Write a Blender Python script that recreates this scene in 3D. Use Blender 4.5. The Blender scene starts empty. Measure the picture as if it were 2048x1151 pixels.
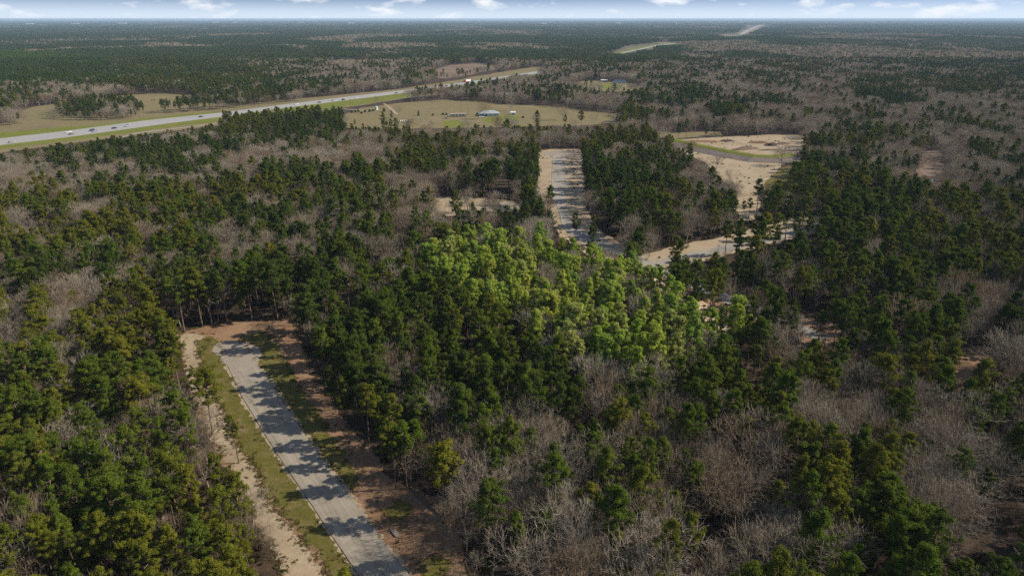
import bpy, math, random
import numpy as np
from mathutils import Vector, noise as mnoise
from mathutils.geometry import tessellate_polygon

# ------------------------------------------------------------------ camera, sky, sun, exposure
sc = bpy.context.scene
COL = sc.collection
HC = 100.0                      # flying height of the camera, metres
F = 1366.0                      # focal length in photo pixels (photo 2048 x 1151)
PITCH = math.atan((575.5 - 38.0) / F)
cam_d = bpy.data.cameras.new('camera')
cam_d.sensor_width = 36.0
cam_d.lens = 36.0 * F / 2048.0
cam_d.clip_start = 1.0
cam_d.clip_end = 120000.0
cam = bpy.data.objects.new('camera', cam_d)
COL.objects.link(cam)
cam.location = (0, 0, HC)
cam.rotation_euler = (math.pi / 2 - PITCH, 0, 0)
sc.camera = cam

SUN_EL = math.radians(36.0)
SUN_AZ = math.atan2(1.0, 0.09)          # from +Y towards +X
sun_vec = Vector((math.sin(SUN_AZ) * math.cos(SUN_EL), math.cos(SUN_AZ) * math.cos(SUN_EL), math.sin(SUN_EL)))

world = bpy.data.worlds.new('World')
sc.world = world
world.use_nodes = True
wn, wl = world.node_tree.nodes, world.node_tree.links
wn.clear()
SKY_STRENGTH = 0.10
w_out = wn.new('ShaderNodeOutputWorld')
w_bg = wn.new('ShaderNodeBackground')
w_bg.inputs['Strength'].default_value = SKY_STRENGTH
w_sky = wn.new('ShaderNodeTexSky')
w_sky.sky_type = 'NISHITA'
w_sky.sun_disc = False
w_sky.sun_elevation = SUN_EL
w_sky.sun_rotation = SUN_AZ
w_sky.altitude = 100.0
w_sky.air_density = 1.0
w_sky.dust_density = 0.4
w_sky.ozone_density = 1.5
w_tc = wn.new('ShaderNodeTexCoord')
w_sep = wn.new('ShaderNodeSeparateXYZ')
wl.new(w_tc.outputs['Generated'], w_sep.inputs[0])
w_at = wn.new('ShaderNodeMath'); w_at.operation = 'ARCTAN2'
wl.new(w_sep.outputs['X'], w_at.inputs[0]); wl.new(w_sep.outputs['Y'], w_at.inputs[1])
w_mu = wn.new('ShaderNodeMath'); w_mu.operation = 'MULTIPLY'; w_mu.inputs[1].default_value = 15.0
wl.new(w_at.outputs[0], w_mu.inputs[0])
w_mv = wn.new('ShaderNodeMath'); w_mv.operation = 'MULTIPLY'; w_mv.inputs[1].default_value = 46.0
wl.new(w_sep.outputs['Z'], w_mv.inputs[0])
w_cv = wn.new('ShaderNodeCombineXYZ')
wl.new(w_mu.outputs[0], w_cv.inputs[0]); wl.new(w_mv.outputs[0], w_cv.inputs[1])
w_cv.inputs[2].default_value = 3.7
w_no = wn.new('ShaderNodeTexNoise')
w_no.inputs['Scale'].default_value = 1.1
w_no.inputs['Detail'].default_value = 7.0
w_no.inputs['Roughness'].default_value = 0.55
wl.new(w_cv.outputs[0], w_no.inputs['Vector'])
w_ra = wn.new('ShaderNodeValToRGB')
w_ra.color_ramp.elements[0].position = 0.53
w_ra.color_ramp.elements[1].position = 0.68
wl.new(w_no.outputs[0], w_ra.inputs[0])
# thick low air hides the lowest few degrees of the clear sky: look it up a little higher, and pale it into mist at the horizon
w_lift = wn.new('ShaderNodeVectorMath'); w_lift.operation = 'MULTIPLY_ADD'
w_lift.inputs[1].default_value = (1, 1, 0.65); w_lift.inputs[2].default_value = (0, 0, 0.36)
wl.new(w_tc.outputs['Generated'], w_lift.inputs[0]); wl.new(w_lift.outputs[0], w_sky.inputs['Vector'])
w_mist = wn.new('ShaderNodeMapRange'); w_mist.inputs['From Min'].default_value = 0.0; w_mist.inputs['From Max'].default_value = 0.034
w_mist.inputs['To Min'].default_value = 0.85; w_mist.inputs['To Max'].default_value = 0.0; w_mist.interpolation_type = 'SMOOTHSTEP'
wl.new(w_sep.outputs['Z'], w_mist.inputs['Value'])
w_mm = wn.new('ShaderNodeMix'); w_mm.data_type = 'RGBA'
wl.new(w_mist.outputs[0], w_mm.inputs['Factor']); wl.new(w_sky.outputs[0], w_mm.inputs['A'])
w_mm.inputs['B'].default_value = (0.60 / SKY_STRENGTH, 0.69 / SKY_STRENGTH, 0.78 / SKY_STRENGTH, 1)
w_mx = wn.new('ShaderNodeMix'); w_mx.data_type = 'RGBA'
wl.new(w_ra.outputs[0], w_mx.inputs['Factor'])
wl.new(w_mm.outputs['Result'], w_mx.inputs['A'])
w_mx.inputs['B'].default_value = (0.68 / SKY_STRENGTH, 0.71 / SKY_STRENGTH, 0.75 / SKY_STRENGTH, 1)
wl.new(w_mx.outputs['Result'], w_bg.inputs['Color'])
wl.new(w_bg.outputs[0], w_out.inputs['Surface'])

sun_d = bpy.data.lights.new('sun', 'SUN')
sun_d.energy = 4.8
sun_d.angle = math.radians(0.5)
sun_d.color = (1.0, 0.90, 0.74)
sun = bpy.data.objects.new('sun', sun_d)
COL.objects.link(sun)
sun.location = (200, 20, 150)
sun.rotation_euler = sun_vec.to_track_quat('Z', 'Y').to_euler()

sc.view_settings.view_transform = 'Standard'
sc.view_settings.look = 'None'
sc.view_settings.gamma = 1.0
sc.view_settings.exposure = 0.45
sc.render.engine = 'CYCLES'
sc.cycles.max_bounces = 5
sc.cycles.diffuse_bounces = 2
sc.cycles.transmission_bounces = 2
sc.cycles.volume_bounces = 0
sc.cycles.use_denoising = False
sc.cycles.sample_clamp_indirect = 4.0

# ------------------------------------------------------------------ helpers
rng = np.random.default_rng(20)
random.seed(7)
SP, CP = math.sin(PITCH), math.cos(PITCH)

def at(px, py, z=0.0):
    """World point at height z seen at photo pixel (px, py)."""
    u, v = (px - 1024.0) / F, (py - 575.5) / F
    t = (HC - z) / (SP + v * CP)
    return np.array((u * t, t * (CP - v * SP), z))

def ats(pts, z=0.0):
    return np.array([at(a, b, z)[:2] for a, b in pts])

def to_px(x, y, z):
    d = y * CP - (z - HC) * SP
    return 1024.0 + F * x / d, 575.5 - F * (y * SP + (z - HC) * CP) / d

def inside(P, x, y):
    r = np.zeros(np.shape(x), bool)
    n = len(P)
    j = n - 1
    for i in range(n):
        xi, yi, xj, yj = P[i][0], P[i][1], P[j][0], P[j][1]
        c = ((yi > y) != (yj > y)) & (x < (xj - xi) * (y - yi) / (yj - yi + 1e-12) + xi)
        r ^= c
        j = i
    return r

_lat = rng.random((64, 64))
def vnoise(x, y):
    x = np.asarray(x, float); y = np.asarray(y, float)
    xi, yi = np.floor(x).astype(int), np.floor(y).astype(int)
    fx, fy = x - xi, y - yi
    fx = fx * fx * (3 - 2 * fx); fy = fy * fy * (3 - 2 * fy)
    g = lambda a, b: _lat[a % 64, b % 64]
    return (g(xi, yi) * (1 - fx) + g(xi + 1, yi) * fx) * (1 - fy) + (g(xi, yi + 1) * (1 - fx) + g(xi + 1, yi + 1) * fx) * fy

def mesh_np(name, V, Fa, mats=(), midx=None):
    """Mesh from numpy arrays; Fa is (n,3) or (n,4)."""
    me = bpy.data.meshes.new(name)
    V = np.asarray(V, np.float32); Fa = np.asarray(Fa, np.int32)
    k = Fa.shape[1]
    me.vertices.add(len(V)); me.vertices.foreach_set('co', V.ravel())
    me.loops.add(Fa.size); me.loops.foreach_set('vertex_index', Fa.ravel())
    me.polygons.add(len(Fa))
    me.polygons.foreach_set('loop_start', np.arange(0, Fa.size, k, dtype=np.int32))
    if midx is not None:
        me.polygons.foreach_set('material_index', np.asarray(midx, np.int32))
    for m in mats:
        me.materials.append(m)
    me.update(calc_edges=True)
    return me

def link(name, data, parent=None, loc=(0, 0, 0), rz=0.0):
    o = bpy.data.objects.new(name, data)
    COL.objects.link(o)
    o.location = loc
    o.rotation_euler = (0, 0, rz)
    if parent is not None:
        o.parent = parent
    return o

def tag(o, label, cat, group=None):
    o['label'] = label; o['category'] = cat
    if group: o['group'] = group
    return o

def structure(o):
    o['kind'] = 'structure'
    return o

class MB:
    """Collects boxes, prisms and tubes into one mesh."""
    def __init__(self):
        self.v, self.f = [], []
    def add(self, vs, fs):
        b = len(self.v)
        self.v += [tuple(p) for p in vs]
        self.f += [tuple(b + i for i in q) for q in fs]
        return self
    def box(self, x0, x1, y0, y1, z0, z1, tx=0.0, ty=0.0):
        vs = [(x0, y0, z0), (x1, y0, z0), (x1, y1, z0), (x0, y1, z0),
              (x0 + tx, y0 + ty, z1), (x1 - tx, y0 + ty, z1), (x1 - tx, y1 - ty, z1), (x0 + tx, y1 - ty, z1)]
        return self.add(vs, [(3, 2, 1, 0), (4, 5, 6, 7), (0, 1, 5, 4), (1, 2, 6, 5), (2, 3, 7, 6), (3, 0, 4, 7)])
    def tube(self, a, b, r0, r1, n=8):
        a, b = Vector(a), Vector(b)
        d = (b - a).normalized()
        u = d.orthogonal().normalized(); w = d.cross(u)
        vs = []
        for p, r in ((a, r0), (b, r1)):
            for i in range(n):
                t = 2 * math.pi * i / n
                vs.append(p + u * math.cos(t) * r + w * math.sin(t) * r)
        fs = [(i, (i + 1) % n, n + (i + 1) % n, n + i) for i in range(n)]
        fs += [tuple(range(n - 1, -1, -1)), tuple(range(n, 2 * n))]
        return self.add(vs, fs)
    def lathe(self, prof, n=14):
        vs = [(r * math.cos(2 * math.pi * i / n), r * math.sin(2 * math.pi * i / n), z) for r, z in prof for i in range(n)]
        fs = [(k * n + i, k * n + (i + 1) % n, (k + 1) * n + (i + 1) % n, (k + 1) * n + i) for k in range(len(prof) - 1) for i in range(n)]
        return self.add(vs, fs)
    def build(self, name, mat, parent=None, loc=(0, 0, 0), rz=0.0):
        me = bpy.data.meshes.new(name)
        me.from_pydata(self.v, [], self.f)
        me.materials.append(mat)
        me.update()
        return link(name, me, parent, loc, rz)

def empty(name, loc, rz=0.0):
    return link(name, None, None, loc, rz)

# ------------------------------------------------------------------ materials
def new_mat(name):
    m = bpy.data.materials.new(name)
    m.use_nodes = True
    nt = m.node_tree
    b = nt.nodes['Principled BSDF']
    b.inputs['Roughness'].default_value = 0.9
    b.inputs['Specular IOR Level'].default_value = 0.15
    return m, nt, b

def ramp(nt, stops):
    r = nt.nodes.new('ShaderNodeValToRGB')
    cr = r.color_ramp
    while len(cr.elements) < len(stops):
        cr.elements.new(0.5)
    for e, (p, c) in zip(cr.elements, stops):
        e.position = p
        e.color = (c[0], c[1], c[2], 1)
    return r

def noise_node(nt, scale, detail=5.0, rough=0.6, vec=None, dist=0.0):
    n = nt.nodes.new('ShaderNodeTexNoise')
    n.inputs['Scale'].default_value = scale
    n.inputs['Detail'].default_value = detail
    n.inputs['Roughness'].default_value = rough
    n.inputs['Distortion'].default_value = dist
    if vec is not None:
        nt.links.new(vec, n.inputs['Vector'])
    return n

def mixrgb(nt, a, b, fac, mode='MIX'):
    m = nt.nodes.new('ShaderNodeMix'); m.data_type = 'RGBA'; m.blend_type = mode
    for sock, v in (('A', a), ('B', b), ('Factor', fac)):
        if hasattr(v, 'is_linked') or hasattr(v, 'links'):
            nt.links.new(v, m.inputs[sock])
        elif sock == 'Factor':
            m.inputs[sock].default_value = v
        else:
            m.inputs[sock].default_value = (v[0], v[1], v[2], 1)
    return m.outputs['Result']

def geo_pos(nt):
    return nt.nodes.new('ShaderNodeNewGeometry').outputs['Position']

def ground_mat(name, stops, s1=0.05, s2=0.9, stops2=None, mix=0.5, bump=0.3, stretch=None, fine=4.0):
    """Two scales of noise: broad patches and fine mottling."""
    m, nt, b = new_mat(name)
    p = geo_pos(nt)
    if stretch:
        mp = nt.nodes.new('ShaderNodeMapping')
        mp.inputs['Rotation'].default_value = (0, 0, stretch[0])
        mp.inputs['Scale'].default_value = (stretch[1], stretch[2], 1)
        nt.links.new(p, mp.inputs['Vector'])
        p = mp.outputs[0]
    n1 = noise_node(nt, s1, 6, 0.6, p, 0.4)
    n2 = noise_node(nt, s2, 6, 0.65, p)
    r1 = ramp(nt, stops); nt.links.new(n1.outputs[0], r1.inputs[0])
    r2 = ramp(nt, stops2 or stops); nt.links.new(n2.outputs[0], r2.inputs[0])
    c = mixrgb(nt, r1.outputs[0], r2.outputs[0], mix)
    nt.links.new(c, b.inputs['Base Color'])
    if bump:
        n3 = noise_node(nt, fine, 4, 0.6, p)
        bp = nt.nodes.new('ShaderNodeBump')
        bp.inputs['Strength'].default_value = bump
        bp.inputs['Distance'].default_value = 0.3
        nt.links.new(n3.outputs[0], bp.inputs['Height'])
        nt.links.new(bp.outputs[0], b.inputs['Normal'])
    return m

def plain_mat(name, c, rough=0.7, var=0.12, scale=1.2, metal=0.0, spec=0.3):
    m, nt, b = new_mat(name)
    n = noise_node(nt, scale, 5, 0.6, geo_pos(nt))
    lo = [x * (1 - var) for x in c]; hi = [min(1, x * (1 + var)) for x in c]
    r = ramp(nt, [(0.3, lo), (0.7, hi)])
    nt.links.new(n.outputs[0], r.inputs[0])
    nt.links.new(r.outputs[0], b.inputs['Base Color'])
    b.inputs['Roughness'].default_value = rough
    b.inputs['Metallic'].default_value = metal
    b.inputs['Specular IOR Level'].default_value = spec
    return m

def leaf_mat(name, cols, trans=0.3):
    """cols: ramp over a random number per tree; fine noise varies it leaf by leaf."""
    m, nt, b = new_mat(name)
    nt.nodes.remove(b)
    oi = nt.nodes.new('ShaderNodeObjectInfo')
    k = len(cols)
    r = ramp(nt, [((i + 0.5) / k, c) for i, c in enumerate(cols)])
    nt.links.new(oi.outputs['Random'], r.inputs[0])
    n = noise_node(nt, 0.9, 3, 0.7, geo_pos(nt))
    r2 = ramp(nt, [(0.28, (0.45, 0.48, 0.46)), (0.72, (1.55, 1.5, 1.35))])
    nt.links.new(n.outputs[0], r2.inputs[0])
    c = mixrgb(nt, r.outputs[0], r2.outputs[0], 1.0, 'MULTIPLY')
    d = nt.nodes.new('ShaderNodeBsdfDiffuse'); nt.links.new(c, d.inputs['Color'])
    t = nt.nodes.new('ShaderNodeBsdfTranslucent'); nt.links.new(c, t.inputs['Color'])
    ms = nt.nodes.new('ShaderNodeMixShader'); ms.inputs[0].default_value = trans
    nt.links.new(d.outputs[0], ms.inputs[1]); nt.links.new(t.outputs[0], ms.inputs[2])
    nt.links.new(ms.outputs[0], nt.nodes['Material Output'].inputs['Surface'])
    return m

M = {}
M['forest_floor'] = ground_mat('leaf_litter', [(0.34, (0.016, 0.012, 0.009)), (0.46, (0.050, 0.034, 0.023)), (0.58, (0.078, 0.052, 0.034)), (0.70, (0.14, 0.092, 0.06))], 0.06, 1.1, mix=0.65, bump=0.9)
M['soil'] = ground_mat('orange_soil', [(0.30, (0.13, 0.073, 0.042)), (0.5, (0.225, 0.135, 0.078)), (0.7, (0.31, 0.205, 0.13))], 0.06, 0.8, bump=0.5)
M['sand'] = ground_mat('pale_sand', [(0.28, (0.165, 0.115, 0.068)), (0.44, (0.285, 0.22, 0.145)), (0.56, (0.335, 0.265, 0.18)), (0.72, (0.41, 0.335, 0.24))], 0.07, 0.7, bump=0.35)
M['lot_sand'] = ground_mat('lighter_lot_sand', [(0.25, (0.34, 0.22, 0.13)), (0.5, (0.56, 0.42, 0.29)), (0.75, (0.68, 0.55, 0.42))], 0.08, 0.9, bump=0.35)  # lighter version of the pale sand, used along the lot only
M['grass'] = ground_mat('verge_grass', [(0.30, (0.26, 0.19, 0.115)), (0.42, (0.15, 0.12, 0.04)), (0.52, (0.085, 0.083, 0.014)), (0.62, (0.125, 0.107, 0.022)), (0.72, (0.24, 0.18, 0.09))], 0.2, 1.1, mix=0.5, bump=0.8)
M['verge_bright'] = ground_mat('bright_verge_grass', [(0.3, (0.10, 0.115, 0.02)), (0.55, (0.14, 0.155, 0.018)), (0.75, (0.21, 0.18, 0.06))], 0.03, 0.5, bump=0.4)
M['pasture'] = ground_mat('dry_pasture', [(0.3, (0.12, 0.092, 0.052)), (0.43, (0.185, 0.145, 0.08)), (0.52, (0.155, 0.135, 0.055)), (0.6, (0.205, 0.162, 0.088)), (0.75, (0.235, 0.185, 0.12))], 0.018, 0.22, bump=0.3)
M['scrub'] = ground_mat('brushy_field', [(0.3, (0.10, 0.07, 0.05)), (0.5, (0.17, 0.12, 0.085)), (0.7, (0.22, 0.17, 0.12))], 0.02, 0.4, bump=0.5)
M['concrete'] = ground_mat('road_concrete', [(0.25, (0.20, 0.178, 0.148)), (0.5, (0.27, 0.245, 0.208)), (0.75, (0.315, 0.288, 0.25))], 0.07, 0.8, mix=0.45, bump=0.08, stretch=(-0.6, 1.0, 0.25))
def street_mat():
    m, nt, b = new_mat('street_concrete')
    mp = nt.nodes.new('ShaderNodeMapping'); mp.inputs['Rotation'].default_value = (0, 0, -0.594)
    nt.links.new(geo_pos(nt), mp.inputs['Vector'])
    mp.vector_type = 'POINT'
    st = nt.nodes.new('ShaderNodeMapping'); st.inputs['Scale'].default_value = (1.3, 0.05, 1)
    nt.links.new(mp.outputs[0], st.inputs['Vector'])
    n1 = noise_node(nt, 1.0, 5, 0.6, st.outputs[0])
    r1 = ramp(nt, [(0.3, (0.205, 0.178, 0.142)), (0.5, (0.268, 0.236, 0.19)), (0.7, (0.312, 0.278, 0.228))]); nt.links.new(n1.outputs[0], r1.inputs[0])
    n2 = noise_node(nt, 0.35, 7, 0.65, mp.outputs[0], 0.6)
    r2 = ramp(nt, [(0.32, (0.80, 0.78, 0.75)), (0.5, (1.0, 1.0, 1.0)), (0.7, (1.1, 1.08, 1.05))]); nt.links.new(n2.outputs[0], r2.inputs[0])
    c = mixrgb(nt, r1.outputs[0], r2.outputs[0], 1.0, 'MULTIPLY')
    br = nt.nodes.new('ShaderNodeTexBrick')
    br.offset = 0.0; br.inputs['Color1'].default_value = (1, 1, 1, 1); br.inputs['Color2'].default_value = (0.93, 0.93, 0.92, 1); br.inputs['Mortar'].default_value = (0.72, 0.70, 0.67, 1)
    br.inputs['Scale'].default_value = 1.0; br.inputs['Mortar Size'].default_value = 0.035; br.inputs['Brick Width'].default_value = 4.1; br.inputs['Row Height'].default_value = 6.0
    nt.links.new(mp.outputs[0], br.inputs['Vector'])
    c = mixrgb(nt, c, br.outputs['Color'], 1.0, 'MULTIPLY')
    nt.links.new(c, b.inputs['Base Color'])
    return m
M['street'] = street_mat()
M['gravel'] = ground_mat('gravel', [(0.25, (0.19, 0.155, 0.118)), (0.5, (0.265, 0.225, 0.18)), (0.75, (0.32, 0.28, 0.235))], 0.12, 1.6, bump=0.4)
M['far_road'] = ground_mat('pale_highway', [(0.3, (0.27, 0.265, 0.26)), (0.7, (0.33, 0.325, 0.32))], 0.02, 0.5, bump=0.0)
M['far_land'] = ground_mat('wooded_land', [(0.35, (0.05, 0.055, 0.032)), (0.48, (0.10, 0.09, 0.06)), (0.56, (0.19, 0.155, 0.115)), (0.70, (0.28, 0.24, 0.19))], 0.0016, 0.012, bump=0.0)
M['rock_riprap'] = ground_mat('riprap', [(0.3, (0.08, 0.065, 0.055)), (0.5, (0.17, 0.14, 0.12)), (0.7, (0.27, 0.23, 0.20))], 0.2, 1.2, bump=0.9)
M['pine_bark'] = plain_mat('pine_bark', (0.16, 0.115, 0.085), 0.95, 0.35, 1.5, spec=0.1)
M['grey_bark'] = plain_mat('grey_bark', (0.29, 0.25, 0.21), 0.95, 0.3, 1.2, spec=0.1)
GREENS = {'olive': [(0.112, 0.122, 0.017), (0.132, 0.138, 0.017), (0.098, 0.114, 0.017), (0.146, 0.146, 0.018)],
          'dark green': [(0.052, 0.078, 0.014), (0.062, 0.092, 0.016), (0.068, 0.098, 0.017), (0.056, 0.084, 0.017)],
          'mid green': [(0.074, 0.110, 0.015), (0.088, 0.124, 0.017), (0.100, 0.126, 0.019), (0.080, 0.118, 0.014)],
          'bright green': [(0.25, 0.35, 0.048), (0.34, 0.40, 0.060), (0.21, 0.32, 0.055), (0.37, 0.40, 0.065), (0.28, 0.39, 0.060), (0.32, 0.35, 0.10)]}  # bright green: the highlight over the lot, painted into its needle colour
for k, v in GREENS.items():
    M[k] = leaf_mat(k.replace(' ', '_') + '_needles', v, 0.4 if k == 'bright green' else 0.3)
TWIGS = {'ash grey': [(0.265, 0.228, 0.192), (0.30, 0.26, 0.22), (0.23, 0.195, 0.162)],
         'tan brown': [(0.24, 0.186, 0.142), (0.27, 0.215, 0.166), (0.205, 0.153, 0.114)],
         'pale grey': [(0.33, 0.29, 0.25), (0.36, 0.322, 0.28), (0.295, 0.257, 0.218)]}
for k, v in TWIGS.items():
    M[k] = leaf_mat(k.replace(' ', '_') + '_twigs', v, 0.05)
M['brush'] = leaf_mat('brush_leaves', [(0.075, 0.052, 0.034), (0.05, 0.046, 0.02), (0.045, 0.052, 0.014), (0.10, 0.075, 0.05), (0.05, 0.036, 0.022)])
M['far_pine'] = leaf_mat('far_pine_crowns', [(0.048, 0.074, 0.029), (0.058, 0.083, 0.029), (0.045, 0.069, 0.027), (0.067, 0.090, 0.032)])
M['far_bare'] = leaf_mat('far_bare_crowns', [(0.312, 0.248, 0.193), (0.355, 0.291, 0.237), (0.268, 0.215, 0.172)], 0.1)
M['plantation'] = leaf_mat('plantation_crowns', [(0.066, 0.110, 0.012), (0.078, 0.124, 0.013), (0.060, 0.100, 0.013)])
M['white_metal'] = plain_mat('white_sheet_metal', (0.62, 0.64, 0.64), 0.5, 0.06)
M['roof_metal'] = plain_mat('pale_blue_grey_roof', (0.34, 0.37, 0.375), 0.45, 0.08, spec=0.4)
M['blue_wall'] = plain_mat('blue_siding', (0.12, 0.18, 0.30), 0.7, 0.1)
M['dark_blue'] = plain_mat('dark_teal_roof', (0.03, 0.05, 0.075), 0.6, 0.1)
M['grey_roof'] = plain_mat('weathered_roof', (0.30, 0.27, 0.25), 0.7, 0.15)
M['cream'] = plain_mat('cream_siding', (0.50, 0.46, 0.38), 0.7, 0.08)
M['glass'] = plain_mat('window_glass', (0.03, 0.035, 0.045), 0.12, 0.1, spec=0.6)
M['rubber'] = plain_mat('tyre_rubber', (0.02, 0.02, 0.02), 0.9)
M['wood_pole'] = plain_mat('weathered_pole', (0.11, 0.085, 0.065), 0.95, 0.2)
M['hide'] = plain_mat('black_hide', (0.018, 0.014, 0.012), 0.8)
M['bale'] = plain_mat('white_bale_wrap', (0.66, 0.66, 0.64), 0.45, 0.06)
M['debris'] = plain_mat('burnt_brush', (0.06, 0.048, 0.04), 0.95, 0.4)
M['dirt_pile'] = plain_mat('heaped_dirt', (0.13, 0.09, 0.06), 0.95, 0.3)
M['pipe_concrete'] = plain_mat('headwall_concrete', (0.22, 0.195, 0.165), 0.85, 0.15)
wm, wnt, wb = new_mat('puddle_water')
wb.inputs['Base Color'].default_value = (0.02, 0.025, 0.03, 1); wb.inputs['Roughness'].default_value = 0.06
wb.inputs['Specular IOR Level'].default_value = 0.5
M['water'] = wm
for nm, c in (('white', (0.72, 0.72, 0.72)), ('silver', (0.42, 0.43, 0.45)), ('black', (0.02, 0.02, 0.024)), ('dark blue', (0.03, 0.05, 0.10)),
              ('red', (0.45, 0.03, 0.025)), ('grey', (0.16, 0.17, 0.18))):
    M['paint ' + nm] = plain_mat(nm.replace(' ', '_') + '_car_paint', c, 0.3, 0.03, spec=0.5)

# ------------------------------------------------------------------ ground and clearings
def ragged(P, amp, step):
    """World polygon with its edges broken into short, uneven runs."""
    out = []
    n = len(P)
    for i in range(n):
        a, b = np.array(P[i]), np.array(P[(i + 1) % n])
        L = np.hypot(*(b - a))
        k = max(1, int(L / step))
        nrm = np.array((-(b - a)[1], (b - a)[0])) / max(L, 1e-6)
        for j in range(k):
            p = a + (b - a) * j / k
            w = 0 if j == 0 else (rng.random() - 0.5) * 2 * min(amp, L * 0.2)
            out.append(p + nrm * w)
    return out

def sheet(name, P, z, mat, parent=None):
    vs = [(float(p[0]), float(p[1]), z) for p in P]
    tris = tessellate_polygon([[Vector(v) for v in vs]])
    me = bpy.data.meshes.new(name)
    fs = []
    for t in tris:
        a, b, c = (Vector(vs[i]) for i in t)
        fs.append(t if (b - a).cross(c - a).z > 0 else (t[0], t[2], t[1]))
    me.from_pydata(vs, [], fs)
    me.materials.append(mat)
    me.update()
    o = link(name, me, parent)
    if parent is None:
        structure(o)
    return o

G = 60000.0
structure(MB().add([(-G, -3000, -0.30), (G, -3000, -0.30), (G, G, -0.30), (-G, G, -0.30)], [(0, 1, 2, 3)]).build('ground', M['far_land']))
structure(MB().add([(-2600, -200, 0), (2600, -200, 0), (2600, 2300, 0), (-2600, 2300, 0)], [(0, 1, 2, 3)]).build('forest_floor', M['forest_floor']))

CLEAR_ROADS = []
CLEAR = []        # ground polygons without trees; second item: how far the sight line over them is kept open (0..1)
def clearing(name, px, z, mat, amp=1.2, step=4.0, keep=0.9, trees=False):
    P = ragged(ats(px), amp, step)
    o = sheet(name, P, z, M[mat])
    if not trees:
        CLEAR.append((np.array(P), keep))
    return o

# near cul-de-sac street
clearing('sandy_clearing', [(352, 668), (400, 652), (500, 640), (585, 640), (602, 690), (640, 765), (700, 852), (745, 900), (778, 952), (820, 972), (890, 1000), (915, 1035),
                            (930, 1100), (950, 1200), (570, 1200), (560, 1110), (512, 1050), (480, 990), (452, 935), (418, 878), (385, 800), (364, 726)], 0.012, 'soil', 0.9, 1.1)
clearing('sand_track', [(358, 672), (395, 664), (420, 680), (395, 715), (442, 812), (464, 878), (514, 943), (534, 998), (588, 1058), (640, 1130), (680, 1200), (572, 1200), (552, 1110), (518, 1045),
                        (486, 985), (458, 930), (424, 872), (392, 800), (370, 735)], 0.024, 'sand', 0.9, 1.1)
clearing('street_verge', [(392, 680), (420, 672), (440, 690), (458, 722), (489, 790), (528, 856), (574, 928), (626, 1004), (674, 1076), (730, 1160), (750, 1200), (690, 1200), (660, 1140), (630, 1095), (590, 1050),
                          (536, 990), (516, 940), (466, 872), (445, 808), (396, 712)], 0.036, 'grass', 0.9, 1.1)
clearing('street_verge', [(480, 672), (530, 664), (556, 690), (582, 740), (618, 800), (656, 860), (692, 908), (716, 950), (704, 980), (690, 972), (640, 905), (592, 836), (548, 770), (512, 722)], 0.036, 'grass', 0.9, 1.1)
clearing('street_verge', [(762, 1022), (800, 1000), (828, 1015), (805, 1040), (782, 1045)], 0.036, 'grass', 0.8, 2)
clearing('street_verge', [(835, 1120), (880, 1110), (905, 1128), (890, 1150), (840, 1152)], 0.036, 'grass', 0.8, 2)
clearing('gravel_turnaround', [(425, 700), (432, 688), (455, 682), (490, 684), (518, 694), (524, 712), (514, 728), (500, 740), (484, 733), (468, 742), (452, 728)], 0.178, 'gravel', 0.7, 0.8)

def road(name, L, R, z, h, mat, keep=0.9):
    """A slab between two edge lines given in photo pixels."""
    l, r = ats(L), ats(R)
    P = list(l) + list(r[::-1])
    n = len(P)
    vs = [(p[0], p[1], z) for p in P] + [(p[0], p[1], z + h) for p in P]
    k = len(l)
    fs = [(n + i, n + i + 1, n + (n - 2 - i), n + (n - 1 - i)) for i in range(k - 1)]
    fs += [(i, (i + 1) % n, n + (i + 1) % n, n + i) for i in range(n)]
    me = bpy.data.meshes.new(name)
    me.from_pydata(vs, [], fs)
    me.materials.append(M[mat]); me.update()
    # faces up
    import bmesh
    bm = bmesh.new(); bm.from_mesh(me); bmesh.ops.recalc_face_normals(bm, faces=bm.faces); bm.to_mesh(me); bm.free()
    o = structure(link(name, me))
    CLEAR.append((np.array(P), keep)); CLEAR_ROADS.append((np.array(P), keep))
    return o

NL = [(447, 714), (452, 724), (483.6, 791.5), (524.3, 858.5), (569.8, 930.4), (622.5, 1007), (670, 1079), (718, 1150), (790, 1255)]
NR = [(504, 714), (509, 722), (546, 772), (589, 839), (637, 909), (689.5, 978), (742, 1050), (819, 1150), (905, 1255)]
road('concrete_street', NL, NR, 0.05, 0.12, 'street')

shl = lambda L, a, b: [(x + a, y) for x, y in L] + [(x + b, y) for x, y in L][::-1]
clearing('road_shoulder', shl(NL[:-1], -7, 1), 0.044, 'sand', 0.5, 0.9)
clearing('road_shoulder', shl(NR[:-1], -1, 8), 0.044, 'sand', 0.6, 0.9)
# far cul-de-sac road with its cleared verges
clearing('cleared_verge', [(1078, 302), (1100, 298), (1150, 297), (1163, 300), (1165, 340), (1168, 384), (1176, 428), (1196, 456), (1230, 480), (1262, 500), (1240, 512), (1180, 492), (1120, 475), (1100, 430), (1082, 400), (1074, 377)], 0.012, 'sand', 1.0, 4)
clearing('cleared_verge', [(1280, 512), (1330, 496), (1440, 474), (1520, 454), (1600, 434), (1650, 430), (1640, 462), (1560, 486), (1470, 506), (1400, 524), (1330, 538), (1290, 532)], 0.012, 'sand', 1.0, 4, keep=0.8)
clearing('cleared_verge', [(1180, 482), (1260, 505), (1340, 545), (1440, 585), (1500, 612), (1620, 660), (1700, 690), (1640, 700), (1560, 672), (1450, 628), (1350, 582), (1250, 535)], 0.010, 'soil', 1.0, 4, trees=True)
clearing('turnaround', [(1084, 308), (1092, 303.5), (1115, 301.5), (1140, 302.5), (1151, 306), (1149, 311), (1132, 315), (1106, 315)], 0.03, 'gravel', 0.4, 4)
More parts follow.
